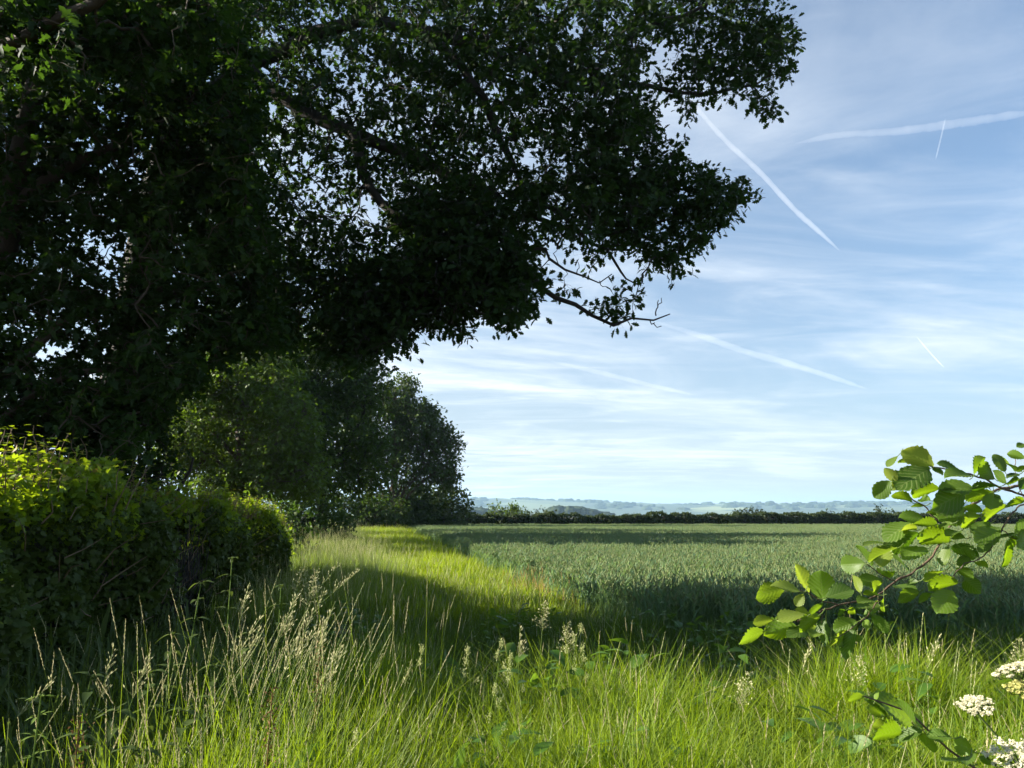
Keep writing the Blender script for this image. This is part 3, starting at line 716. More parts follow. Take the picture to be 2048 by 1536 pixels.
for (n, w) in ((52000, 'face'), (30000, 'top'), (9000, 'back'), (3500, 'end')):
    p, nr = hedge_leaves(n, w)
    if w == 'face':                    # a bare twiggy hollow in the face
        k = ~((p[:, 1] > 8.3) & (p[:, 1] < 9.7) & (p[:, 2] < 1.5) & (R.uniform(0, 1, n) < .75)); p, nr = p[k], nr[k]
    n = len(p)
    red = np.where((p[:, 2] > hedge_h(p[:, 1]) - .12) & (R.uniform(0, 1, n) < .10), R.uniform(.2, .8, n), 0) * (w in ('top',))
    sz = np.where(p[:, 1] < 9, .064, .072) * R.uniform(.6, 1.3, n)
    dr = R.normal(0, .8, (n, 3)) + np.array([.25, -.1, -.1]) + .4 * nr
    up_ = nr + R.normal(0, .75, (n, 3)); rn = R.uniform(0, 1, n)
    sun_bright = np.full(n, w == 'top') | ((p[:, 2] > hedge_h(p[:, 1]) - R.uniform(.1, .5, n)) & (p[:, 1] > 9.8)) | ((p[:, 2] > hedge_h(p[:, 1]) - R.uniform(.1, .6, n)) & (p[:, 1] < 7))  # new growth on top, plus face bands with sunlight put into the leaf colour
    for m_, k in ((mbl, sun_bright), (mbf, ~sun_bright)):
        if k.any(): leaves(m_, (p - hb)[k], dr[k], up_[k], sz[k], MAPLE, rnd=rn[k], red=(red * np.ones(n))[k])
# upright leafy shoots along the top
mbs = MB()
def shoot(b, h, ln=.06, az=None, lean=.15, red=.5, dens=.05):
    az = R.uniform(0, 2 * PI) if az is None else az
    k = max(4, int(h / dens)); t = np.linspace(0, 1, k)
    pts = b + np.stack([lean * h * t * math.cos(az), lean * h * t * math.sin(az), h * t], 1) + R.normal(0, .006, (k, 3))
    mbs.add(*tube(pts - hb, np.linspace(.005, .0018, k), 4))
    for i in range(1, k):
        a = (i % 2) * PI / 2 + R.uniform(-.4, .4)
        for s in (0, PI):
            d = np.array([math.cos(a + s), math.sin(a + s), R.uniform(-.1, .45)])
            f = 1 - .45 * i / k
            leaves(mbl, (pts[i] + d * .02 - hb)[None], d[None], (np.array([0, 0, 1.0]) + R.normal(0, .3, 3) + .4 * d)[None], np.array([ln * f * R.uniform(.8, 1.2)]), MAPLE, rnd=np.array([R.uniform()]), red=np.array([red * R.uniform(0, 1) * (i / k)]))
for (px, py, Y) in ((15, 905, 5.6), (62, 895, 5.9), (75, 935, 5.5), (95, 893, 6.0), (140, 908, 5.9), (128, 950, 5.6), (180, 955, 5.8), (210, 970, 6.2), (242, 935, 6.2), (40, 945, 5.3), (165, 945, 6.2), (110, 940, 5.4), (10, 950, 5.4), (220, 985, 6.2), (285, 985, 7.0)):
    tip = P(px, py, Y); hh = max(.12, tip[2] - float(hedge_h(np.array(Y))) + .12)
    shoot(tip - [0.03, 0, hh], hh, .075, 0.0, .1, .9)
for _ in range(1300):
    Y = R.choice([R.uniform(4.6, 16), R.uniform(10, 16)]); x = hedge_x(Y) - R.uniform(.02, 1.9)
    if Y > 10 and R.uniform() < .6: x = hedge_x(Y) - R.uniform(-.02, .35)
    shoot(np.array([x, Y, float(hedge_h(np.array(Y))) - .14 - .2 * (hedge_x(Y) - x) * (Y > 10)]), R.uniform(.18, .48) * (.75 if Y > 10 else 1), .065, None, .35, .7 if R.uniform() < .3 else .05)
# pale cut twigs lying over the face
for _ in range(70):
    Y = R.uniform(4.6, 12); z = R.uniform(.7, 1.75); x = hedge_x(Y) + .05 + .08 * R.normal()
    d = unit(np.array([R.normal(.3, .3), R.normal(.1, .5), abs(R.normal(.5, .3))])) * R.uniform(.15, .5)
    b = np.array([x, Y, z]); mbs.add(*tube(np.array([b, b + d * .5 + R.normal(0, .015, 3), b + d]) - hb, [.0055, .0045, .002], 4))
mbk = MB()
for _ in range(260):                   # stems seen in the bare hollow
    Y = R.uniform(8.2, 9.8); z = R.uniform(.1, 1.2); x = hedge_x(Y) - .12 + .1 * R.normal()
    d = np.array([R.normal(0, .06), R.normal(.05, .12), R.uniform(.2, .5)]); b = np.array([x, Y, z])
    mbk.add(*tube(np.array([b, b + d * .5 + R.normal(0, .015, 3), b + d]) - hb, [.006, .005, .003], 4))
link('sun_bright_new_growth', mbl.mesh('sun_bright_new_growth', M['hedge_leaf']), hedge)
link('foliage', mbf.mesh('foliage', M['hedge_face']), hedge)
link('inner_stems', mbk.mesh('inner_stems', M['bark'], True), hedge)
link('twigs', mbs.mesh('twigs', M['twig'], True), hedge)

# far hedge along the back of the field
fh = bpy.data.objects.new('field_hedge', None); COL.objects.link(fh); fhb = np.array([25.0, HEDGE_Y, 0]); fh.location = fhb
tag(fh, 'long dark hedge closing the back of the wheat field', 'hedge')
hts = [1.75 + .12 * math.sin(i * 1.7) + .1 * R.normal() for i in range(24)]
hedge_core('inner_twigs', [(-11, HEDGE_Y, 0), (20, HEDGE_Y, 0), (62, HEDGE_Y, 0)], 1.6, [h - .25 for h in hts], M['hedge_core'], fh, fhb, 90)
mbl = MB(); n = 34000
X = R.uniform(-11, 62, n); hh = np.interp(X, np.linspace(-11, 62, 24), hts) + .1 * np.sin(X * 2.3) + .08 * np.sin(X * 5.1 + 1)
top = R.uniform(0, 1, n) < .4
z = np.where(top, hh - np.abs(R.normal(0, .1, n)), hh * R.uniform(0, 1, n))
y = np.where(top, HEDGE_Y + R.uniform(-1, 1, n), HEDGE_Y - .95 + np.abs(R.normal(0, .16, n)) + .12 * np.sin(X * 1.7))
leaves(mbl, np.stack([X, y, z], 1) - fhb, R.normal(0, .8, (n, 3)) + [0, -.3, 0], R.normal(0, .8, (n, 3)) + np.where(top[:, None], [[0, 0, 1.]], [[0, -1., .5]]), R.uniform(.13, .26, n), OVAL, rnd=R.uniform(0, 1, n))
link('foliage', mbl.mesh('foliage', M['far_hedge_leaf']), fh)
# bushes standing above or behind the far hedge
bush('field_maple_bush', 'sunlit yellowish bush showing above the left part of the far hedge', 1015, 84, 4.2, 2.95, 1.3, 170, M['mid_leaf'], .26)
bush('hedge_bush', 'dark rounded bush swelling above the far hedge beside the sunlit yellowish bush', 1082, 79.5, 3.2, 2.3, 1.2, 110, M['far_hedge_leaf'], .26)
bush('loose_hedge_bush', 'loose airy bush sticking out of the far hedge near the middle of the field', 1498, 79.5, 4.4, 2.35, 1.1, 110, M['far_hedge_leaf'], .22)
bush('small_hedge_bush', 'small bush poking just above the far hedge right of the loose airy one', 1650, 79.5, 2.4, 2.1, 1.0, 70, M['far_hedge_leaf'], .24)
bush('rounded_hedge_bush', 'rounded bush rising from the far hedge just left of the hazel leaves', 1766, 79.5, 2.6, 2.45, 1.1, 100, M['far_hedge_leaf'], .24)

# ------------------------------------------------------------------ distance: hills and woods
def hill(name, Y0, Y1, prof, mat, x0=-2600, x1=4200, n=220, m=14, low=-2):
    X = np.linspace(x0, x1, n); V = []
    for j in range(m):
        f = j / (m - 1)
        for i in range(n):
            hgt = np.interp(X[i], prof[0], prof[1])
            s = math.sin(min(f * 1.35, 1.0) * PI / 2) ** 1.2
            und = 1 + .07 * math.sin(X[i] * .008 + j) + .04 * math.sin(X[i] * .021 + 2 * j)
            V.append((X[i], Y0 + (Y1 - Y0) * f, low + (hgt - low) * s * (und if 0 < j < m - 1 else 1)))
    q = np.array([(j * n + i, j * n + i + 1, (j + 1) * n + i + 1, (j + 1) * n + i) for j in range(m - 1) for i in range(n - 1)])
    o = link(name, mesh_from(name, np.array(V), [q], None, mat, True)); tag(o, kind='structure'); return o
def field_mat(name):
    m, t, ns, L = nt(name)
    tc = ns.new('ShaderNodeTexCoord'); vo = N(t, 'ShaderNodeTexVoronoi'); vo.inputs['Scale'].default_value = .0042
    L.new(tc.outputs['Object'], vo.inputs['Vector'])
    cr = ns.new('ShaderNodeValToRGB'); L.new(vo.outputs['Color'], cr.inputs[0])
    cr.color_ramp.elements[0].color = (.03, .045, .02, 1); cr.color_ramp.elements[1].color = (.22, .25, .10, 1)
    e = cr.color_ramp.elements.new(.5); e.color = (.045, .07, .028, 1)
    p = ns.new('ShaderNodeBsdfPrincipled'); L.new(cr.outputs[0], p.inputs['Base Color']); p.inputs['Roughness'].default_value = .9
    o = ns.new('ShaderNodeOutputMaterial'); L.new(p.outputs[0], o.inputs[0]); return m
M['fields'] = field_mat('far fields')
HD = 4600.0
def hp(px, py, Y=HD): return P(px, py, Y)
prof_px = [(300, 1006), (880, 1001), (1000, 999), (1140, 1003), (1230, 1006), (1330, 1010), (1420, 1007), (1560, 1008), (1650, 1006), (1720, 1006), (1790, 1007), (1900, 1010), (2200, 1014)]
pr = np.array([hp(x, y) for x, y in prof_px])
hill('hills', 3000, HD, (pr[:, 0], pr[:, 2] - 9), M['fields'])
nearp = np.array([hp(x, y, 2300) for x, y in ((600, 1026), (1000, 1026), (1300, 1029), (1700, 1030), (2300, 1030))])
hill('foothills', 1500, 2300, (nearp[:, 0], nearp[:, 2] - 3), M['fields'], -1500, 2200, 120, 8)

def woods(name, label, spots, mat, seed):
    """tree crowns massed together: each a lumpy ball of its own size"""
    rng = np.random.default_rng(seed)
    import bmesh
    bm = bmesh.new(); bmesh.ops.create_icosphere(bm, subdivisions=3, radius=1)
    T = np.array([v.co[:] for v in bm.verts]); Fc = np.array([[v.index for v in f.verts] for f in bm.faces]); bm.free()
    mb = MB()
    for (x, y, z, r, h) in spots:
        ph = rng.uniform(0, 10, 3)
        k = 1 + .2 * np.sin(T[:, 0] * 5 + ph[0]) * np.sin(T[:, 1] * 5 + ph[1]) + .12 * np.sin(T[:, 2] * 9 + ph[2]) + .09 * rng.normal(size=len(T))
        mb.add(np.array([x, y, z]) + T * k[:, None] * np.array([r, r, h]), Fc, rnd=rng.uniform())
    o = link(name, mb.mesh(name, mat)); tag(o, label, 'woods', kind='stuff'); return o
M['wood'] = leaf_mat('far wood', (.022, .034, .016), (.04, .055, .022), (.03, .05, .015), .1, .8, .1, objrand=False)
sp = []
for i in range(330):                                       # ridge line
    px = R.uniform(700, 2200); hz = np.interp(px, [a for a, b in prof_px], [b for a, b in prof_px]); p = hp(px, hz, HD - R.uniform(0, 120))
    dens = .35 + .65 * (px > 1480)
    if R.uniform() < dens: sp.append((p[0], p[1], p[2] - 10, R.uniform(12, 26), R.uniform(9, 15) * (1 if px > 1480 else .8)))
for i in range(650):                                       # slopes
    px = R.uniform(700, 2200); Yq = R.uniform(3350, HD - 150); f = (Yq - 3000) / (HD - 3000)
    x = hp(px, 1010, Yq)[0]; hgt = np.interp(x * 1.0, pr[:, 0], pr[:, 2]) - 9
    zz = -2 + (hgt + 2) * math.sin(min(f * 1.35, 1) * PI / 2) ** 1.2
    if math.sin(px * .02 + Yq * .004) + .8 * math.sin(px * .007 - Yq * .006) + (px > 1550) * .8 > .1: sp.append((x, Yq, zz, R.uniform(14, 34), R.uniform(9, 16)))
woods('hill_woods', 'hazy blue woods scattered over the far hills', sp, M['wood'], 5)
sp = []
for i in range(120):
    px = R.choice([R.uniform(1100, 1225), R.uniform(1100, 1190), R.uniform(880, 1000)]); t = np.interp(px, [880, 930, 1000, 1090, 1110, 1160, 1225], [1014, 1012, 1020, 1022, 1012, 1014, 1027])
    Yq = R.uniform(1000, 1200); p = P(px, t, Yq); hgt = max(p[2], 4)
    sp.append((p[0], Yq, hgt * .5, R.uniform(6, 11), hgt * .5 * R.uniform(.75, 1.02)))
woods('copse', 'grey-blue copse beyond the far hedge right of the corner tree', sp, M['wood'], 6)

# ------------------------------------------------------------------ hazel overhanging from the right
c5 = lambda L: [(1440 + x / 3.368, 860 + y / 3.368) for x, y in L]
HY = 1.85
def hz_limb(L, Y, r0, r1):
    pp = c5(L); Y = np.linspace(Y[0], Y[1], len(pp)); return smooth_path(PA(pp, Y), len(pp) * 4, .0012), r0, r1
hz_root = np.array([3.1, 2.3, 0.0])
hzl = bpy.data.objects.new('hazel_shrub', None); COL.objects.link(hzl); hzl.location = hz_root
tag(hzl, 'hazel shrub at the right edge with broad pleated green leaves over the wheat', 'shrub')
mb = MB()
stems = [([(2500, 620), (2250, 520), (2048, 440), (1900, 390), (1700, 300), (1430, 250), (1250, 175)], (2.0, 1.85), .0055, .0015),
         ([(2500, 620), (2200, 520), (2048, 500), (1980, 545), (1940, 600), (1900, 670), (1830, 790), (1740, 870), (1640, 900), (1560, 1000)], (2.0, 1.8), .0042, .0012),
         ([(2500, 420), (2200, 360), (1900, 400), (1760, 460), (1640, 550), (1530, 680), (1430, 850), (1280, 970), (1180, 1020), (1080, 1100), (960, 1150), (800, 1180), (700, 1210), (520, 1290)], (2.15, 1.85), .0065, .0018),
         ([(800, 1180), (690, 1150), (540, 1080), (340, 1050)], (1.86, 1.84), .0022, .0012),
         ([(1720, 620), (1640, 620), (1480, 610), (1370, 510), (1240, 420), (1160, 310)], (1.95, 1.88), .003, .0012),
         ([(1180, 1020), (1080, 970), (980, 900)], (1.88, 1.86), .002, .0012),
         ([(1090, 1110), (1000, 1240), (930, 1300), (800, 1400)], (1.86, 1.83), .002, .001), ([(680, 1210), (690, 1260), (680, 1300)], (1.86, 1.85), .0016, .001),
         ([(2048, 470), (2020, 380), (1985, 260), (1990, 190)], (1.95, 1.95), .002, .001),
         ([(1900, 670), (1960, 720), (2048, 740)], (1.85, 1.9), .002, .001)]
hz_paths = []
for (L, Y, r0, r1) in stems:
    p, a, b_ = hz_limb(L, Y, r0 * .72, r1 * .8); hz_paths.append(p); mb.add(*tube(p - hz_root, np.linspace(a, b_, len(p)) * (1 + .1 * R.normal(size=len(p))), 7))
j1 = PA(c5([(2500, 620)]), [2.0])[0]; j2 = PA(c5([(2500, 420)]), [2.15])[0]
for (pts, r0, r1) in (([hz_root, hz_root + [-.1, 0, .7], j1 + [.25, .05, -.25], j1], .022, .006), ([hz_root + [.05, .05, 0], hz_root + [-.02, 0, 1.1], j2 + [.3, .1, -.1], j2], .024, .007), ([hz_root + [.1, 0, 0], hz_root + [.3, .2, 1.2], hz_root + [.5, .3, 2.6]], .024, .006), ([hz_root, hz_root + [-.3, -.1, .35], P(2060, 1600, 1.75), P(1990, 1560, 1.7), P(1900, 1500, 1.68), P(1840, 1440, 1.66), P(1760, 1400, 1.65), P(1715, 1388, 1.65)], .012, .0015)):
    p = smooth_path(pts, 26, .003); mb.add(*tube(p - hz_root, np.linspace(r0, r1, 26), 7))

NU, NV = 56, 12
def hazel_leaf(mbl, b, t, side, L, wr, rnd, young, curl=.15, fold=.18, amp=.018):
    """one broad toothed leaf: b base, t tip, side = across direction"""
    y = unit(t - b); x = unit(side - y * np.dot(side, y)); z = np.cross(x, y); L = np.linalg.norm(t - b)
    u = np.linspace(0, 1, NU + 1); v = np.linspace(-1, 1, NV + 1)
    w = .5 * wr * L * (np.sin(PI * u ** 1.12) ** .6) * (1 - .25 * u ** 3) + .002 * L
    w[-1] = .004 * L; w[-2] *= .75
    U, Vv = np.meshgrid(u, v, indexing='ij')
    tooth = 1 + .05 * ((np.arange(NU + 1) % 2)[:, None] - .5) * (np.abs(Vv) > .95) + .05 * np.sin(U * 38) * (np.abs(Vv) > .95)
    X = Vv * w[:, None] * tooth
    ph = (U - .30 * np.abs(Vv)) * 8.0 * 2 * PI
    Z = amp * L * np.cos(ph) * np.sin(PI * np.clip(U, .02, .98)) * (np.abs(Vv) * 1.2).clip(0, 1) + fold * np.abs(X) - curl * L * (U ** 2 - U * .7) + .05 * L * np.sin(U * 5 + rnd * 9) * Vv
    Yc = U * L + .06 * L * np.abs(Vv) * np.sin(PI * U)
    pts = b + X[..., None] * x + Yc[..., None] * y + Z[..., None] * z
    pts = pts.reshape(-1, 3)
    i, j = np.meshgrid(np.arange(NU), np.arange(NV), indexing='ij'); k = i * (NV + 1) + j
    Fq = np.stack([k, k + 1, k + NV + 2, k + NV + 1], -1).reshape(-1, 4)
    mbl.add(pts - hz_root, Fq, rnd=rnd, lu=U.ravel(), lv=Vv.ravel(), young=young)
A = [(980, 430, 610, 230, .6, 1), (880, 420, 560, 370, .3, .5), (940, 460, 545, 690, .62, 0), (570, 300, 430, 430, .4, .2), (475, 600, 285, 800, .78, 0), (545, 620, 410, 440, .6, .8), (545, 590, 490, 715, .7, .7), (725, 850, 500, 750, .45, 0), (1050, 690, 710, 750, .55, 0), (945, 830, 810, 810, .5, 0), (865, 890, 712, 905, .3, 0), (1435, 680, 1045, 710, .5, .1), (1345, 740, 960, 930, .7, 0), (1740, 665, 1425, 690, .36, 0), (1700, 735, 1340, 800, .5, 0), (1690, 745, 1665, 935, .9, 0), (1330, 880, 1060, 1080, .9, 0), (1855, 900, 1545, 1055, .4, .1), (875, 1045, 578, 1030, .5, 0), (745, 1085, 388, 1300, .5, .05), (1025, 1110, 740, 1095, .4, .1), (1205, 1100, 1035, 1140, .4, .1), (810, 1210, 400, 1420, .58, 0), (560, 1390, 205, 1540, .25, .4), (400, 1335, 150, 1345, .2, .2), (1190, 1310, 825, 1250, .6, 0), (1355, 1275, 1175, 1265, .36, 0), (1455, 1210, 1590, 1375, .45, 0), (1795, 1150, 1535, 1245, .3, 0), (1190, 1370, 1510, 1490, .5, 0), (1160, 1370, 1070, 1590, .6, .25), (910, 1400, 605, 1500, .5, 0), (1665, 1330, 1505, 1430, .6, 0), (2015, 1270, 1845, 1385, .42, 0), (2090, 1230, 2005, 1390, .6, .1), (1990, 1225, 1775, 1260, .25, 0), (2060, 830, 1835, 885, .42, 0), (2060, 330, 1850, 275, .62, 0), (1825, 490, 1690, 285, .6, .15), (1705, 570, 1515, 395, .6, .15), (1845, 630, 1680, 480, .42, 0), (1455, 535, 1570, 315, .35, 0), (1310, 525, 1035, 375, .35, 0), (1450, 545, 1125, 545, .22, 0), (975, 440, 1085, 525, .4, 0), (1995, 590, 1835, 615, .36, 0), (2080, 430, 1960, 475, .6, 0), (1705, 755, 1765, 820, .8, 0), (2060, 165, 1965, 200, .6, 0), (1655, 1100, 1415, 1195, .6, 0), (1535, 1020, 1295, 1115, .5, 0), (1560, 960, 1330, 900, .5, 0), (1300, 1190, 1130, 1240, .4, .1), (1990, 520, 1850, 560, .3, 0), (2010, 700, 2080, 560, .5, 0), (1100, 1000, 900, 960, .4, 0), (780, 1180, 600, 1160, .4, .6)]
B = [(1050, 755, 880, 385, .32, .75), (770, 690, 412, 800, .6, .25), (945, 725, 590, 655, .26, .7), (985, 755, 890, 895, .75, .8), (1205, 830, 1178, 470, .86, 0), (1245, 800, 1575, 700, .55, 0), (1050, 1000, 1205, 860, .4, .1), (1045, 995, 665, 1045, .36, .7), (1050, 985, 880, 930, .5, .7), (635, 1060, 385, 1090, .5, .6), (905, 1130, 515, 1235, .62, 0), (515, 1190, 208, 1330, .36, .15), (1035, 1190, 800, 1250, .5, 0), (1175, 1000, 925, 1195, .5, .1), (1135, 1140, 1100, 1255, .8, .3), (1620, 1080, 1330, 1180, .78, .05), (1890, 905, 1595, 900, .4, .1), (1850, 845, 1615, 840, .22, .1), (1885, 935, 1685, 1000, .4, 0), (1690, 1070, 1765, 1140, .7, .1), (1790, 1000, 1975, 1215, .62, 0), (1510, 1200, 1235, 1415, .22, .45), (1525, 1210, 1400, 1370, .7, .1), (1545, 1260, 1550, 1385, .6, .1), (1555, 1290, 1675, 1260, .75, .1), (1705, 400, 1410, 410, .72, 0), (1895, 570, 1645, 640, .56, 0), (1655, 735, 1555, 535, .45, .6), (1915, 620, 1795, 720, .5, .1), (1875, 765, 1685, 740, .4, .1), (1912, 440, 1895, 180, .95, .75), (2005, 565, 1900, 470, .45, 0), (1515, 930, 1590, 980, .8, 0), (1930, 800, 1920, 965, .3, 0), (1480, 950, 1380, 1000, .5, 0)]
C5 = [(1560, 1080, 1465, 1235, .8, .05), (1345, 1090, 1188, 1155, .5, .05), (1425, 1100, 1335, 1165, .4, 0), (1640, 1000, 1755, 1095, .72, 0), (1590, 930, 1705, 1000, .5, 0), (1510, 950, 1365, 1010, .36, .15), (1605, 1030, 1390, 1045, .5, 0), (1805, 930, 1715, 885, .4, 0), (1335, 1020, 1255, 1040, .5, 0), (1700, 870, 1590, 900, .6, 0), (1620, 790, 1720, 870, .5, 0)]
C7 = [(640, 1010, 425, 800, .42, 0), (605, 1000, 440, 920, .5, .05), (405, 800, 243, 835, .5, .15), (900, 1080, 480, 815, .35, 0), (925, 1075, 750, 830, .36, 0), (1005, 1130, 900, 965, .5, 0), (655, 1110, 488, 1090, .6, .3), (805, 1160, 515, 1205, .5, 0), (1005, 1150, 755, 1240, .56, 0), (980, 1180, 1135, 1375, .5, 0), (1310, 1230, 1045, 1200, .5, 0), (1540, 1370, 1325, 1260, .7, 0), (1505, 1400, 1445, 1490, .5, 0), (1490, 1505, 1195, 1440, .2, .3), (1730, 1500, 1590, 1430, .6, 0), (520, 860, 560, 760, .3, .1)]
hl = MB()
for (Ls, ox, oy, sc, Y0, stretch) in ((A, 1700, 860, 5.885, 1.88, .10), (B, 1440, 1060, 5.885, 1.84, .08), (C5, 1440, 860, 3.368, 1.84, .05), (C7, 1648, 1236, 5.12, 1.66, .06)):
    for (bx, by, tx, ty, wr, yg) in Ls:
        Yb = Y0 + R.normal(0, stretch * .35); p0 = P(ox + bx / sc, oy + by / sc, Yb); q = R.normal(0, .018)
        p1 = P(ox + tx / sc, oy + ty / sc, Yb + q)
        ax = unit(p1 - p0); view = unit((p0 + p1) / 2 - np.array([0, 0, CAMZ])); s0 = unit(np.cross(ax, view))
        full = max(wr, .72); ang = math.acos(min(1, wr / full)) * (1 if R.uniform() < .6 else -1)
        nrm = np.cross(s0, ax)
        side = s0 * math.cos(ang) + nrm * math.sin(ang)
        if np.cross(side, ax)[2] < 0: side = -side          # upper face to the sky
        hazel_leaf(hl, p0, p1, side, None, full, float(R.uniform(0, 1)), yg * R.uniform(.6, 1), R.uniform(.02, .22), R.uniform(.1, .35), R.uniform(.02, .036))
        pb = p0 - ax * .018 + np.array([0, .004, .004]); hl.add(*tube(np.array([pb, (pb + p0) / 2 - [0, 0, .002], p0 + ax * .004]) - hz_root, [.0012, .001, .0008], 4), rnd=.6)
for _ in range(12):                                        # leaves between the ones set singly
    p = hz_paths[R.integers(0, len(hz_paths))]; k = R.integers(len(p) // 4, len(p) - 1); ax = unit(p[min(k + 1, len(p) - 1)] - p[k - 1])
    d = unit(ax * R.uniform(.1, .9) + R.normal(0, .6, 3) * np.array([1, .6, 1])); c = p[k] + d * .012
    if p[k][0] / p[k][1] > .72 or p[k][2] > 1.86: continue
    hazel_leaf(hl, c, c + d * R.uniform(.045, .085), unit(np.cross(d, np.array([R.normal(0, .6), R.normal(-.2, .6), 1.0]))), None, R.uniform(.68, .85), R.uniform(), 0, R.uniform(.05, .2), R.uniform(.1, .3), .016)
for _ in range(70):                                        # more leaves on the shrub itself, beyond the frame
    c = hz_root + [R.normal(.1, .45), R.normal(0, .35), R.uniform(.8, 2.7)]
    d = unit(R.normal(size=3) * [1, 1, .5]) * R.uniform(.06, .1)
    if (c[0]) / max(c[1], .3) < .86: continue
    hazel_leaf(hl, c, c + d, unit(R.normal(size=3) * [1, 1, .3]), None, .75, R.uniform(), 0, .15, .2, .016)
link('stems', mb.mesh('stems', M['hazel_bark'], True), hzl)
link('leaves', hl.mesh('leaves', M['hazel_leaf'], True), hzl)

# ------------------------------------------------------------------ hogweed with four flower umbels
hr = np.array([1.55, 2.0, 0.0])
hog = bpy.data.objects.new('hogweed_plant', None); COL.objects.link(hog); hog.location = hr
tag(hog, 'hogweed in flower with flat cream umbels at the lower right corner', 'plant')
ms = MB()
umb = [((2024, 1330), 1.95, .055, (-.35, .12, 1), 'umbel_white', None), ((2052, 1370), 1.9, .05, (-.15, -.25, 1), 'umbel_yellow', 'yellower young umbel'), ((1951, 1404), 2.08, .046, (-.3, -.38, 1), 'umbel_white', None), ((2036, 1505), 1.6, .062, (-.3, -.4, 1), 'umbel_white', None)]
for (pp, Y, r, up, mt, lab) in umb:
    r *= .86
    c = P(pp[0], pp[1], Y); z = unit(np.array(up)); x = unit(np.cross([0, 1, 0.2], z)); y = np.cross(z, x)
    st = c - z * r * .9
    ms.add(*tube(smooth_path([hr + [0, 0, 0], hr + [-.02, 0, .45], st * .5 + (hr + [0, 0, .6]) * .5 + [.04, 0, -.02], st], 14) - hr, np.linspace(.007, .0025, 14), 6))
    fm = MB()
    for k in range(24):
        rr = r * math.sqrt((k + .4) / 24) * R.uniform(.9, 1.08); a = k * 2.4
        e = c + x * rr * math.cos(a) + y * rr * math.sin(a) - z * rr * rr / r * .25
        ms.add(*tube(np.array([st, (st + e) / 2 + z * .004, e - z * .012]) - hr, [.0012, .001, .0008], 3))
        for i in range(44):
            o = R.normal(0, r * .08, 3); o -= z * np.dot(o, z) * .7
            s = R.uniform(.0016, .003); n1 = unit(z + R.normal(0, .5, 3)); t1 = unit(np.cross(n1, R.normal(size=3))); t2 = np.cross(n1, t1)
            ce = e + o
            ms.add(*tube(np.array([e - z * .012, ce]) - hr, [.0005, .0004], 3)) if i % 4 == 0 else None
            fm.add(np.array([ce + t1 * s * 1.2, ce + (t1 + t2) * s * .45, ce + t2 * s * 1.2, ce + (t2 - t1) * s * .45, ce - t1 * s * 1.2, ce - (t1 + t2) * s * .45, ce - t2 * s * 1.2, ce + (t1 - t2) * s * .45]) - hr, [(0, 1, 2, 3), (0, 3, 4, 7), (4, 5, 6, 7)], rnd=R.uniform())
    u = link('flower_umbel', fm.mesh('flower_umbel', M[mt]), hog)
    if lab: u['label'] = lab
link('stem', ms.mesh('stem', M['umbel_stem'], True), hog)

# ------------------------------------------------------------------ nettles, cleavers, dock
def nettle(pp, Y, label, pairs=9, ln=.07, mat='nettle', name='nettle_plant', cat='nettle', z0=None, whorl=2, group=None, droop=.5):
    tip = P(pp[0], pp[1], Y); h = tip[2]; b = np.array([tip[0] - R.normal(.03, .03), tip[1], 0.0])
    root = bpy.data.objects.new(name, None); COL.objects.link(root); root.location = b; tag(root, label, cat, group)
    pts = smooth_path([b, (b + tip) / 2 + R.normal(0, .015, 3), tip], 16); mb = MB(); mb.add(*tube(pts - b, np.linspace(.005, .002, 16), 5), rnd=.5)
    link('stem', mb.mesh('stem', M['stalk'], True), root)
    ml = MB()
    for i in range(pairs):
        t = .32 + .68 * (i / (pairs - 1)) ** .8; p = pts[0] + (pts[-1] - pts[0]) * t
        f = .4 + .6 * math.sin(PI * (.25 + .65 * (1 - i / pairs)))
        for k in range(whorl):
            a = i * PI / 2 + k * 2 * PI / whorl + R.uniform(-.3, .3); d = np.array([math.cos(a), math.sin(a), R.uniform(-.2, .5)])
            q = p + d * .012
            leaves(ml, (q - b)[None], d[None], (np.array([0, 0, 1.]) + .3 * d)[None], np.array([ln * f * R.uniform(.85, 1.2)]), NETTLE if whorl == 2 else LANCE, rnd=np.array([R.uniform()]))
            if whorl == 2 and R.uniform() < .7:   # drooping flower strings
                e = p + d * ln * .4 - np.array([0, 0, .03]); ml.add(*tube(np.array([p, (p + e) / 2 + [0, 0, .008], e]) - b, [.0015, .003, .001], 4), rnd=.9)
    for _ in range(8):                            # crowded tip
        a = R.uniform(0, 2 * PI); d = np.array([math.cos(a), math.sin(a), R.uniform(.4, 1.2)])
        leaves(ml, (pts[-1] - b - [0, 0, R.uniform(0, .03)])[None], d[None], (np.array([0, 0, 1.]) - .4 * d)[None], np.array([ln * .38]), LANCE, rnd=np.array([1.0]))
    link('leaves', ml.mesh('leaves', M[mat]), root)
    return root
NETTLE = leaf_template([(0, .03), (.12, .2), (.22, .25), (.4, .23), (.6, .17), (.8, .09), (1, .01)], .2, .45)
nettle((464, 1118), 4.5, 'tallest nettle, its lit tip standing against the dark verge grass', 10)
nettle((402, 1165), 4.3, 'second nettle, just left of and lower than the tallest one', 9)
nettle((562, 1172), 4.6, 'nettle with a lit tip among the pale grass stems right of the tallest nettle', 8)
for i, (pp, Y) in enumerate((((345, 1268), 3.9), ((300, 1345), 3.4), ((182, 1352), 3.7), ((235, 1420), 3.2), ((430, 1330), 3.7), ((120, 1320), 4.2), ((370, 1420), 3.1), ((60, 1400), 3.6), ((500, 1265), 4.3), ((160, 1470), 2.9), ((280, 1500), 2.7), ((20, 1330), 4.3))):
    nettle(pp, Y, 'dark nettle in the shade at the foot of the clipped hedge', 9, .08, group='shaded nettles by the hedge')
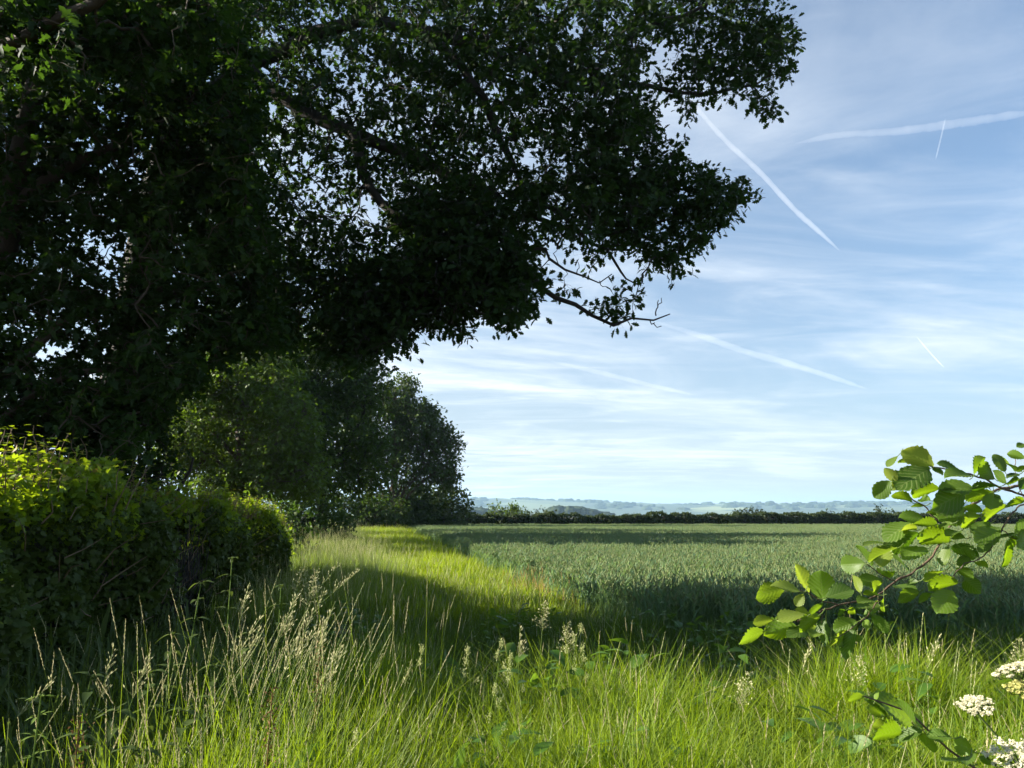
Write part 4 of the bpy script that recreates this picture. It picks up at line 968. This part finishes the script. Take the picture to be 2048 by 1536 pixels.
nettle((82, 1392), 2.7, 'pale green whorled cleavers stem in the bottom left corner', 11, .035, 'stalk', 'cleavers_plant', 'cleavers', whorl=6)
def dock(pp, Y, label):
    tip = P(pp[0], pp[1], Y); b = np.array([tip[0] - .03, tip[1], 0.0])
    root = bpy.data.objects.new('dock_plant', None); COL.objects.link(root); root.location = b; tag(root, label, 'dock', 'brown docks')
    pts = smooth_path([b, (b + tip) / 2, tip], 14); mb = MB(); mb.add(*tube(pts - b, np.linspace(.006, .002, 14), 5), rnd=.5)
    sm = MB()
    for i in range(260):
        t = R.uniform(.55, 1); p = pts[0] + (pts[-1] - pts[0]) * t; o = R.normal(0, .016, 3)
        leaves(sm, (p + o - b)[None], (R.normal(size=3) + [0, 0, .5])[None], R.normal(size=(1, 3)), np.array([R.uniform(.006, .014)]), OVAL, rnd=np.array([R.uniform()]))
    link('stem', mb.mesh('stem', M['dock'], True), root); link('seed_head', sm.mesh('seed_head', M['dock']), root)
dock((545, 1385), 3.0, 'brown dock spike among the green grass at the bottom left')
dock((160, 1440), 2.8, 'brown dock spike in the dark bottom left corner beside the cleavers')
dock((640, 1295), 4.0, 'brown dock spike in the middle of the tall bank grass')

# ------------------------------------------------------------------ tall flowering grass stems seen one by one
def grass_stem(pp, Y, lean, label, group, kind='oat', hl=.16, name='grass_stem', arch=.0, leafn=1):
    tip = P(pp[0], pp[1], Y); h = tip[2]
    b = np.array([tip[0] - lean * h, tip[1] + R.normal(0, .05), 0.0])
    root = bpy.data.objects.new(name, None); COL.objects.link(root); root.location = b; tag(root, label, 'grass stem', group)
    n = 22; t = np.linspace(0, 1, n)
    pts = b + (tip - b) * t[:, None]; pts[:, 0] -= lean * h * .45 * np.sin(PI * t) * .5; pts[:, 2] += arch * np.sin(PI * t) * .3
    mb = MB(); mb.add(*tube(pts - b, np.linspace(.0024, .0009, n), 5), rnd=R.uniform())
    link('stalk', mb.mesh('stalk', M['stalk'], True), root)
    L = np.concatenate([[0], np.cumsum(np.linalg.norm(np.diff(pts, axis=0), axis=1))]); k0 = np.searchsorted(L, L[-1] - hl)
    hp_ = smooth_path(pts[max(k0 - 1, 0):], 14)
    sm = MB(); rng = R
    if kind == 'spike':
        spike(sm, hp_ - b, .0019, 70, rng, spread=.22, ln=.012)
    elif kind == 'oat':                                    # loose drooping panicle
        for i in range(36):
            s = R.uniform(0, 12.9); p = hp_[int(s)]; f = 1 - s / 14
            d = unit(np.array([R.normal(.35, .5), R.normal(0, .5), .9])) ; e = p + d * (.012 + .045 * f) * R.uniform(.4, 1.1)
            sm.add(*tube(np.array([p, e]) - b, [.0005, .0004], 3), rnd=.5)
            d2 = unit(d + [0.2, 0, .3]); w = unit(np.cross(d2, R.normal(size=3))) * .0026; l = R.uniform(.012, .02)
            sm.add(np.array([e, e + d2 * l * .4 + w, e + d2 * l, e + d2 * l * .4 - w]) - b, [(0, 1, 2, 3)], rnd=R.uniform())
    elif kind == 'cocksfoot':                              # dense one-sided lumps
        for (s0, m, rr, off) in ((12, 90, .011, .0), (8, 60, .012, .012), (4, 50, .011, .028), (1, 30, .008, .036)):
            c = hp_[s0] + np.array([off * R.choice([-1, 1]), R.normal(0, .004), .012])
            sm.add(*tube(np.array([hp_[max(s0 - 2, 0)], c]) - b, [.0007, .0006], 3), rnd=.3)
            for i in range(m):
                q = c + R.normal(size=3) * np.array([rr * .55, rr * .55, rr * 1.1]); d = unit(np.array([R.normal(0, .5), R.normal(0, .5), 1.0])); w = unit(np.cross(d, R.normal(size=3))) * .0018
                l = R.uniform(.006, .01); sm.add(np.array([q, q + d * l * .5 + w, q + d * l, q + d * l * .5 - w]) - b, [(0, 1, 2, 3)], rnd=R.uniform())
    else:                                                  # airy panicle
        for i in range(60):
            s = R.uniform(0, 13); p = hp_[int(s)]; f = (1 - s / 14)
            a = R.uniform(0, 2 * PI); e = p + np.array([math.cos(a), math.sin(a), R.uniform(.2, .9)]) * (.01 + .06 * f) * R.uniform(.5, 1)
            sm.add(*tube(np.array([p, (p + e) / 2 + [0, 0, .004], e]) - b, [.0005, .0004, .0003], 3), rnd=.5)
            for _ in range(2):
                d = unit(R.normal(size=3) + [0, 0, .6]); w = unit(np.cross(d, R.normal(size=3))) * .0026; l = R.uniform(.007, .012)
                sm.add(np.array([e, e + d * l * .5 + w, e + d * l, e + d * l * .5 - w]) - b, [(0, 1, 2, 3)], rnd=R.uniform())
    link('seed_head', sm.mesh('seed_head', M['seed_green'] if kind == 'cocksfoot' else M['seed']), root)
    if leafn:
        lm = MB()
        for _ in range(leafn):
            k = int(R.uniform(.35, .72) * n); blade(lm, pts[k] - b, R.uniform(.05, .16), R.uniform(0, 2 * PI), .05, R.uniform(.06, .16), .006, 6, 0, R.uniform())
        link('blade', lm.mesh('blade', M['grass']), root)
    return root
c3 = lambda x, y: (x / 2, 768 + y / 2)
def ydepth(py, z): return max(2.2, min(5.4, (CAMZ - z) * F / (py - 1030.0)))
g1 = [(215, 1185, .55, 'oat', 1.0), (260, 1255, .35, 'spike', .95), (455, 1050, .12, 'oat', 1.1), (600, 1090, .2, 'oat', 1.1), (672, 1130, .25, 'spike', 1.05), (705, 1075, .1, 'spike', 1.05), (742, 1055, .15, 'spike', 1.1), (850, 1020, .1, 'spike', 1.12), (905, 1085, .22, 'spike', 1.08), (920, 1170, .25, 'spike', 1.05), (1040, 980, .25, 'oat', 1.15), (1130, 1085, .12, 'spike', 1.1)]
for (x, y, ln, kd, z) in g1:
    pp = c3(x, y); grass_stem(pp, ydepth(pp[1], z), ln, 'pale flowering grass stem in front of the dark hedge foot at lower left', 'grass stems before the hedge', kd, .17)
g2 = [(1000, 790, .12, 'oat', 1.35), (1120, 745, .2, 'spike', 1.38), (1360, 720, .5, 'oat', 1.38), (1440, 745, .7, 'oat', 1.36), (1455, 800, .25, 'spike', 1.34), (1220, 700, .15, 'panicle', 1.4), (1270, 740, .15, 'panicle', 1.38), (1300, 830, .3, 'oat', 1.3), (1180, 850, .2, 'oat', 1.3), (1240, 880, .3, 'spike', 1.28), (1100, 880, .25, 'spike', 1.25), (1150, 920, .22, 'spike', 1.25), (1330, 900, .3, 'oat', 1.26), (1380, 880, .35, 'spike', 1.26), (1210, 960, .2, 'spike', 1.22), (1080, 960, .2, 'spike', 1.2), (1270, 960, .3, 'oat', 1.22), (1420, 930, .3, 'spike', 1.24), (1500, 960, .35, 'spike', 1.2), (1560, 935, .3, 'spike', 1.2), (1575, 975, .3, 'spike', 1.2), (1340, 980, .25, 'spike', 1.2), (1180, 1020, .2, 'oat', 1.18), (1060, 1040, .15, 'spike', 1.15)]
for _ in range(24):
    x = R.uniform(1040, 1560); y = R.uniform(830, 1080) + abs(x - 1240) * .25; g2.append((x, y, R.uniform(.12, .38), R.choice(['spike', 'spike', 'oat']), 1.32 - (y - 800) * .0007))
for (x, y, ln, kd, z) in g2:
    pp = c3(x, y); grass_stem(pp, ydepth(pp[1], z), ln, 'pale seeding grass stem leaning right on the tall bank between nettles and path', 'grass stems on the bank', kd, .18)
g3 = [(1610, 1130, .2, 'spike', 1.05), (1660, 1222, .35, 'spike', 1.0), (1780, 1240, .45, 'spike', 1.0), (1290, 1210, .1, 'spike', 1.05), (1230, 1150, .2, 'spike', 1.08), (1460, 1305, .25, 'spike', .95), (1690, 1465, .3, 'spike', .85), (1590, 1390, .2, 'spike', .88), (1080, 1380, .08, 'spike', .9), (1840, 1235, .12, 'spike', .98), (1880, 1290, -.2, 'spike', .95), (2000, 1215, -.25, 'spike', .95)]
for (x, y, ln, kd, z) in g3:
    pp = c3(x, y); grass_stem(pp, ydepth(pp[1], z), ln, 'slim pale grass spike over the darker grass left of the bright foreground', 'grass stems at the bottom', kd, .13)
g4 = [((1090, 1200), 1.18, 'panicle'), ((1135, 1245), 1.1, 'panicle'), ((1163, 1260), 1.08, 'cocksfoot'), ((1040, 1255), 1.08, 'oat'), ((1004, 1290), 1.03, 'cocksfoot'), ((845, 1302), 1.02, 'cocksfoot'), ((935, 1303), 1.02, 'cocksfoot'), ((1020, 1318), 1.0, 'cocksfoot'), ((712, 1474), .85, 'cocksfoot'), ((1165, 1300), 1.0, 'cocksfoot'), ((990, 1380), .9, 'cocksfoot')]
for (pp, z, kd) in g4:
    grass_stem(pp, ydepth(pp[1], z), R.normal(.06, .12), 'lumpy-headed cocksfoot or panicle grass stem left of the bright sunlit grass', 'clustered-head grass stems', kd, .14)
g5 = [((1846, 1228), 1.25, 'spike', .1), ((1700, 1305), .98, 'spike', .02), ((1800, 1272), 1.05, 'spike', -.05), ((1812, 1268), 1.05, 'spike', .05), ((1878, 1273), 1.05, 'oat', .3), ((1916, 1284), 1.03, 'spike', .15), ((1920, 1296), 1.02, 'spike', .15), ((1945, 1312), 1.0, 'spike', .1), ((1953, 1324), .98, 'spike', .1), ((1770, 1270), 1.05, 'spike', 0), ((1720, 1310), .97, 'panicle', .1), ((1855, 1370), .92, 'spike', .03), ((1880, 1400), .9, 'spike', .02), ((1675, 1345), .95, 'spike', -.1), ((1420, 1400), .88, 'spike', -.2), ((1240, 1285), 1.02, 'spike', .2), ((1370, 1290), 1.0, 'spike', .3), ((1330, 1265), 1.04, 'spike', .15), ((1405, 1295), 1.0, 'spike', .35), ((1470, 1330), .95, 'spike', .3), ((1500, 1345), .95, 'panicle', .2), ((2040, 1275), 1.05, 'panicle', .1), ((1580, 1300), 1.0, 'spike', .1), ((1620, 1290), 1.0, 'oat', .2)]
for (pp, z, kd, ln) in g5:
    grass_stem(pp, ydepth(pp[1], z), ln, 'thin pale grass stem rising from the bright grass against the shaded wheat', 'grass stems before the wheat', kd, .14)

# ------------------------------------------------------------------ vapour trails, kilometres up
def trail_mat(name, dens):
    m, t, ns, L = nt(name)
    v = ns.new('ShaderNodeVolumeScatter'); v.inputs['Color'].default_value = (1, 1, 1, 1); v.inputs['Density'].default_value = dens; v.inputs['Anisotropy'].default_value = 0.0
    o = ns.new('ShaderNodeOutputMaterial'); L.new(v.outputs[0], o.inputs['Volume']); return m
ALT = 8000.0
def sky_pt(px, py, alt=ALT):
    d = P(px, py, 1.0) - np.array([0, 0, CAMZ]); return d * (alt / d[2]) + np.array([0, 0, CAMZ])
def trail(pp, wpx, dens, label, alt=ALT):
    pts = np.array([sky_pt(x, y, alt) for x, y in pp]); 
    n = 90; p = smooth_path(pts, n); dist = np.linalg.norm(p, axis=1); w = np.interp(np.linspace(0, 1, n), np.linspace(0, 1, len(wpx)), wpx)
    kk = np.convolve(R.normal(size=n + 2), np.ones(3) / 3, 'valid')[:n] * .55; r = w * .42 / F * dist * (1 + .22 * kk); r = r * np.sin(PI * np.clip(np.linspace(0.01, .99, n) * 3, 0, .5)) * np.sin(PI * np.clip(np.linspace(.99, .01, n) * 2.2, 0, .5))
    off = R.normal(0, .04, (n, 3)) * r[:, None]
    b = p.mean(0); V, Fq = tube(p + off - b, r, 12)
    nV = len(V); caps = [np.arange(12)[::-1][None], (np.arange(12) + nV - 12)[None]]
    me = mesh_from('contrail', V, [Fq] + caps, None, trail_mat('vapour', dens / (r.mean())), True)
    o = link('contrail', me, None, b); tag(o, label, 'contrail')
trail([(1318, 130), (1390, 212), (1450, 280), (1520, 345), (1590, 420), (1640, 465), (1680, 502)], [9, 11, 12, 12, 11, 10], .034, 'long bright vapour trail slanting down right from the oak branches')
trail([(1590, 287), (1680, 270), (1800, 262), (1920, 246), (2080, 222)], [11, 14, 17, 18, 20], .036, 'broad rising vapour trail near the top right edge of the sky')
trail([(1891, 236), (1882, 275), (1871, 320)], [3, 3.5, 3], .022, 'short thin upright vapour trail crossing the broad one at the top right')
trail([(1300, 640), (1390, 668), (1500, 706), (1560, 722), (1650, 750), (1735, 778)], [12, 15, 16, 14, 12, 10], .022, 'soft low vapour trail sloping down right of the bare oak twigs')
trail([(1834, 674), (1860, 705), (1888, 735)], [3, 3.6, 3], .025, 'tiny slanting vapour trail low at the right')
trail([(1100, 722), (1220, 750), (1300, 770), (1390, 790)], [10, 12, 10, 9], .02, 'faint lowest vapour trail above the wheat horizon')

# ------------------------------------------------------------------ haze: one box of thin air
def boxmesh(x0, x1, y0, y1, z0, z1):
    V = np.array([(x, y, z) for z in (z0, z1) for y in (y0, y1) for x in (x0, x1)], float)
    return V, np.array([(0, 2, 3, 1), (4, 5, 7, 6), (0, 1, 5, 4), (2, 6, 7, 3), (0, 4, 6, 2), (1, 3, 7, 5)])
hm, t, ns, L = nt('haze air')
pv = ns.new('ShaderNodeVolumePrincipled'); pv.inputs['Color'].default_value = (.5, .76, 1, 1); pv.inputs['Density'].default_value = HAZE = .00014; pv.inputs['Anisotropy'].default_value = .2
o = ns.new('ShaderNodeOutputMaterial'); L.new(pv.outputs[0], o.inputs['Volume'])
V, Fq = boxmesh(-9300, 9300, -400, 9300, -4, 190)
hz = link('haze', mesh_from('haze', V, [Fq], None, hm)); tag(hz, kind='stuff')
hz['label'] = 'thin blue haze over the distant hills'; hz['category'] = 'haze'

# ------------------------------------------------------------------ sky and sun
w = bpy.data.worlds.new('World'); SC.world = w; w.use_nodes = True
t = w.node_tree; ns = t.nodes; L = t.links; ns.clear()
sky = ns.new('ShaderNodeTexSky'); sky.sky_type = 'NISHITA'; sky.sun_disc = False
sky.sun_elevation = SUN_EL; sky.sun_rotation = math.radians(-90) + SUN_AZ
sky.air_density = 1.0; sky.dust_density = .6; sky.ozone_density = 1.5; sky.altitude = 50
tc = ns.new('ShaderNodeTexCoord'); sx = ns.new('ShaderNodeSeparateXYZ'); L.new(tc.outputs['Generated'], sx.inputs[0])
zz = math_node(t, 'ADD', math_node(t, 'MAXIMUM', sx.outputs[2], 0.0), .09)
cx = math_node(t, 'DIVIDE', sx.outputs[0], zz); cy = math_node(t, 'DIVIDE', sx.outputs[1], zz)
cb = ns.new('ShaderNodeCombineXYZ'); L.new(cx, cb.inputs[0]); L.new(cy, cb.inputs[1])
def cloud(scale, stretch, rot, det, lo, hi, dist=1.5, seed=0.0):
    mp = ns.new('ShaderNodeMapping'); mp.inputs['Rotation'].default_value = (0, 0, rot); mp.inputs['Scale'].default_value = (stretch[0], stretch[1], 1); mp.inputs['Location'].default_value = (seed, seed * .7, 0)
    L.new(cb.outputs[0], mp.inputs[0])
    no = ns.new('ShaderNodeTexNoise'); no.inputs['Scale'].default_value = scale; no.inputs['Detail'].default_value = det; no.inputs['Roughness'].default_value = .6; no.inputs['Distortion'].default_value = dist
    L.new(mp.outputs[0], no.inputs['Vector'])
    mr = ns.new('ShaderNodeMapRange'); mr.interpolation_type = 'SMOOTHSTEP'; mr.inputs[1].default_value = lo; mr.inputs[2].default_value = hi; L.new(no.outputs['Fac'], mr.inputs[0])
    return mr.outputs[0]
c1 = cloud(.8, (.7, 1.25), math.radians(32), 11, .40, .80, 1.3, 3.1)
c2_ = cloud(2.2, (.5, 1.5), math.radians(-28), 11, .40, .84, 1.2, 7.7)
c3_ = cloud(.30, (.9, 1.0), 0, 4, .34, .62, .6, 5.2)
dp = ns.new('ShaderNodeVectorMath'); dp.operation = 'DOT_PRODUCT'; L.new(tc.outputs['Generated'], dp.inputs[0]); dp.inputs[1].default_value = SUN[:]
glow = math_node(t, 'MINIMUM', math_node(t, 'MAXIMUM', math_node(t, 'MULTIPLY_ADD', dp.outputs['Value'], 1.5, .72), .2), 1.1)   # thin cloud scatters more light near the sun
cl = math_node(t, 'MULTIPLY', math_node(t, 'ADD', math_node(t, 'MULTIPLY', c1, 1.1), math_node(t, 'MULTIPLY', c2_, .7)), math_node(t, 'MULTIPLY_ADD', c3_, .65, .35))
thin = math_node(t, 'MAXIMUM', math_node(t, 'MULTIPLY_ADD', sx.outputs[2], -1.8, 1.38), .12)     # the cloud sheet thins overhead
cl = math_node(t, 'MINIMUM', math_node(t, 'MULTIPLY', math_node(t, 'MULTIPLY', cl, thin), math_node(t, 'MULTIPLY_ADD', glow, .5, .6)), .9)
# thin high veil, denser towards the horizon where the path through it is longer
vl = math_node(t, 'SUBTRACT', 1.0, math_node(t, 'POWER', 2.718, math_node(t, 'DIVIDE', math_node(t, 'MULTIPLY_ADD', glow, -.05, -.055), math_node(t, 'POWER', math_node(t, 'ADD', math_node(t, 'MAXIMUM', sx.outputs[2], 0.0), .03), 1.3))))
tint = ns.new('ShaderNodeMix'); tint.data_type = 'RGBA'; tint.blend_type = 'MULTIPLY'; tint.inputs[0].default_value = 1; L.new(sky.outputs[0], tint.inputs[6]); tint.inputs[7].default_value = (.70, .98, 1.17, 1)
col = mixc(t, vl, tint.outputs[2], (4.0, 4.12, 4.25))
col = mixc(t, cl, col, (6.2, 6.6, 7.0))
bg = ns.new('ShaderNodeBackground'); L.new(col, bg.inputs[0]); bg.inputs[1].default_value = .05
wo = ns.new('ShaderNodeOutputWorld'); L.new(bg.outputs[0], wo.inputs[0])

sl = bpy.data.lights.new('sun', 'SUN'); sl.energy = 5.0; sl.angle = math.radians(.53); sl.color = (1, .93, .80)
so = bpy.data.objects.new('sun', sl); COL.objects.link(so); so.rotation_euler = SUN.to_track_quat('Z', 'Y').to_euler(); so.location = (-60, 10, 40)

cam = bpy.data.cameras.new('camera'); cam.sensor_width = 36; cam.lens = F / 2048 * 36; cam.clip_start = .05; cam.clip_end = 250000
co = bpy.data.objects.new('camera', cam); COL.objects.link(co); co.location = (0, 0, CAMZ); co.rotation_euler = (PI / 2 + PITCH, 0, 0)
SC.camera = co
SC.view_settings.view_transform = 'Standard'; SC.view_settings.look = 'None'; SC.view_settings.exposure = 1.82; SC.view_settings.gamma = 1
cy_ = SC.cycles if hasattr(SC, 'cycles') else None
if cy_:
    cy_.max_bounces = 6; cy_.diffuse_bounces = 3; cy_.glossy_bounces = 2; cy_.transmission_bounces = 4; cy_.volume_bounces = 1; cy_.transparent_max_bounces = 4
    cy_.use_adaptive_sampling = True; cy_.adaptive_threshold = .02; cy_.use_denoising = True; cy_.sample_clamp_indirect = 6
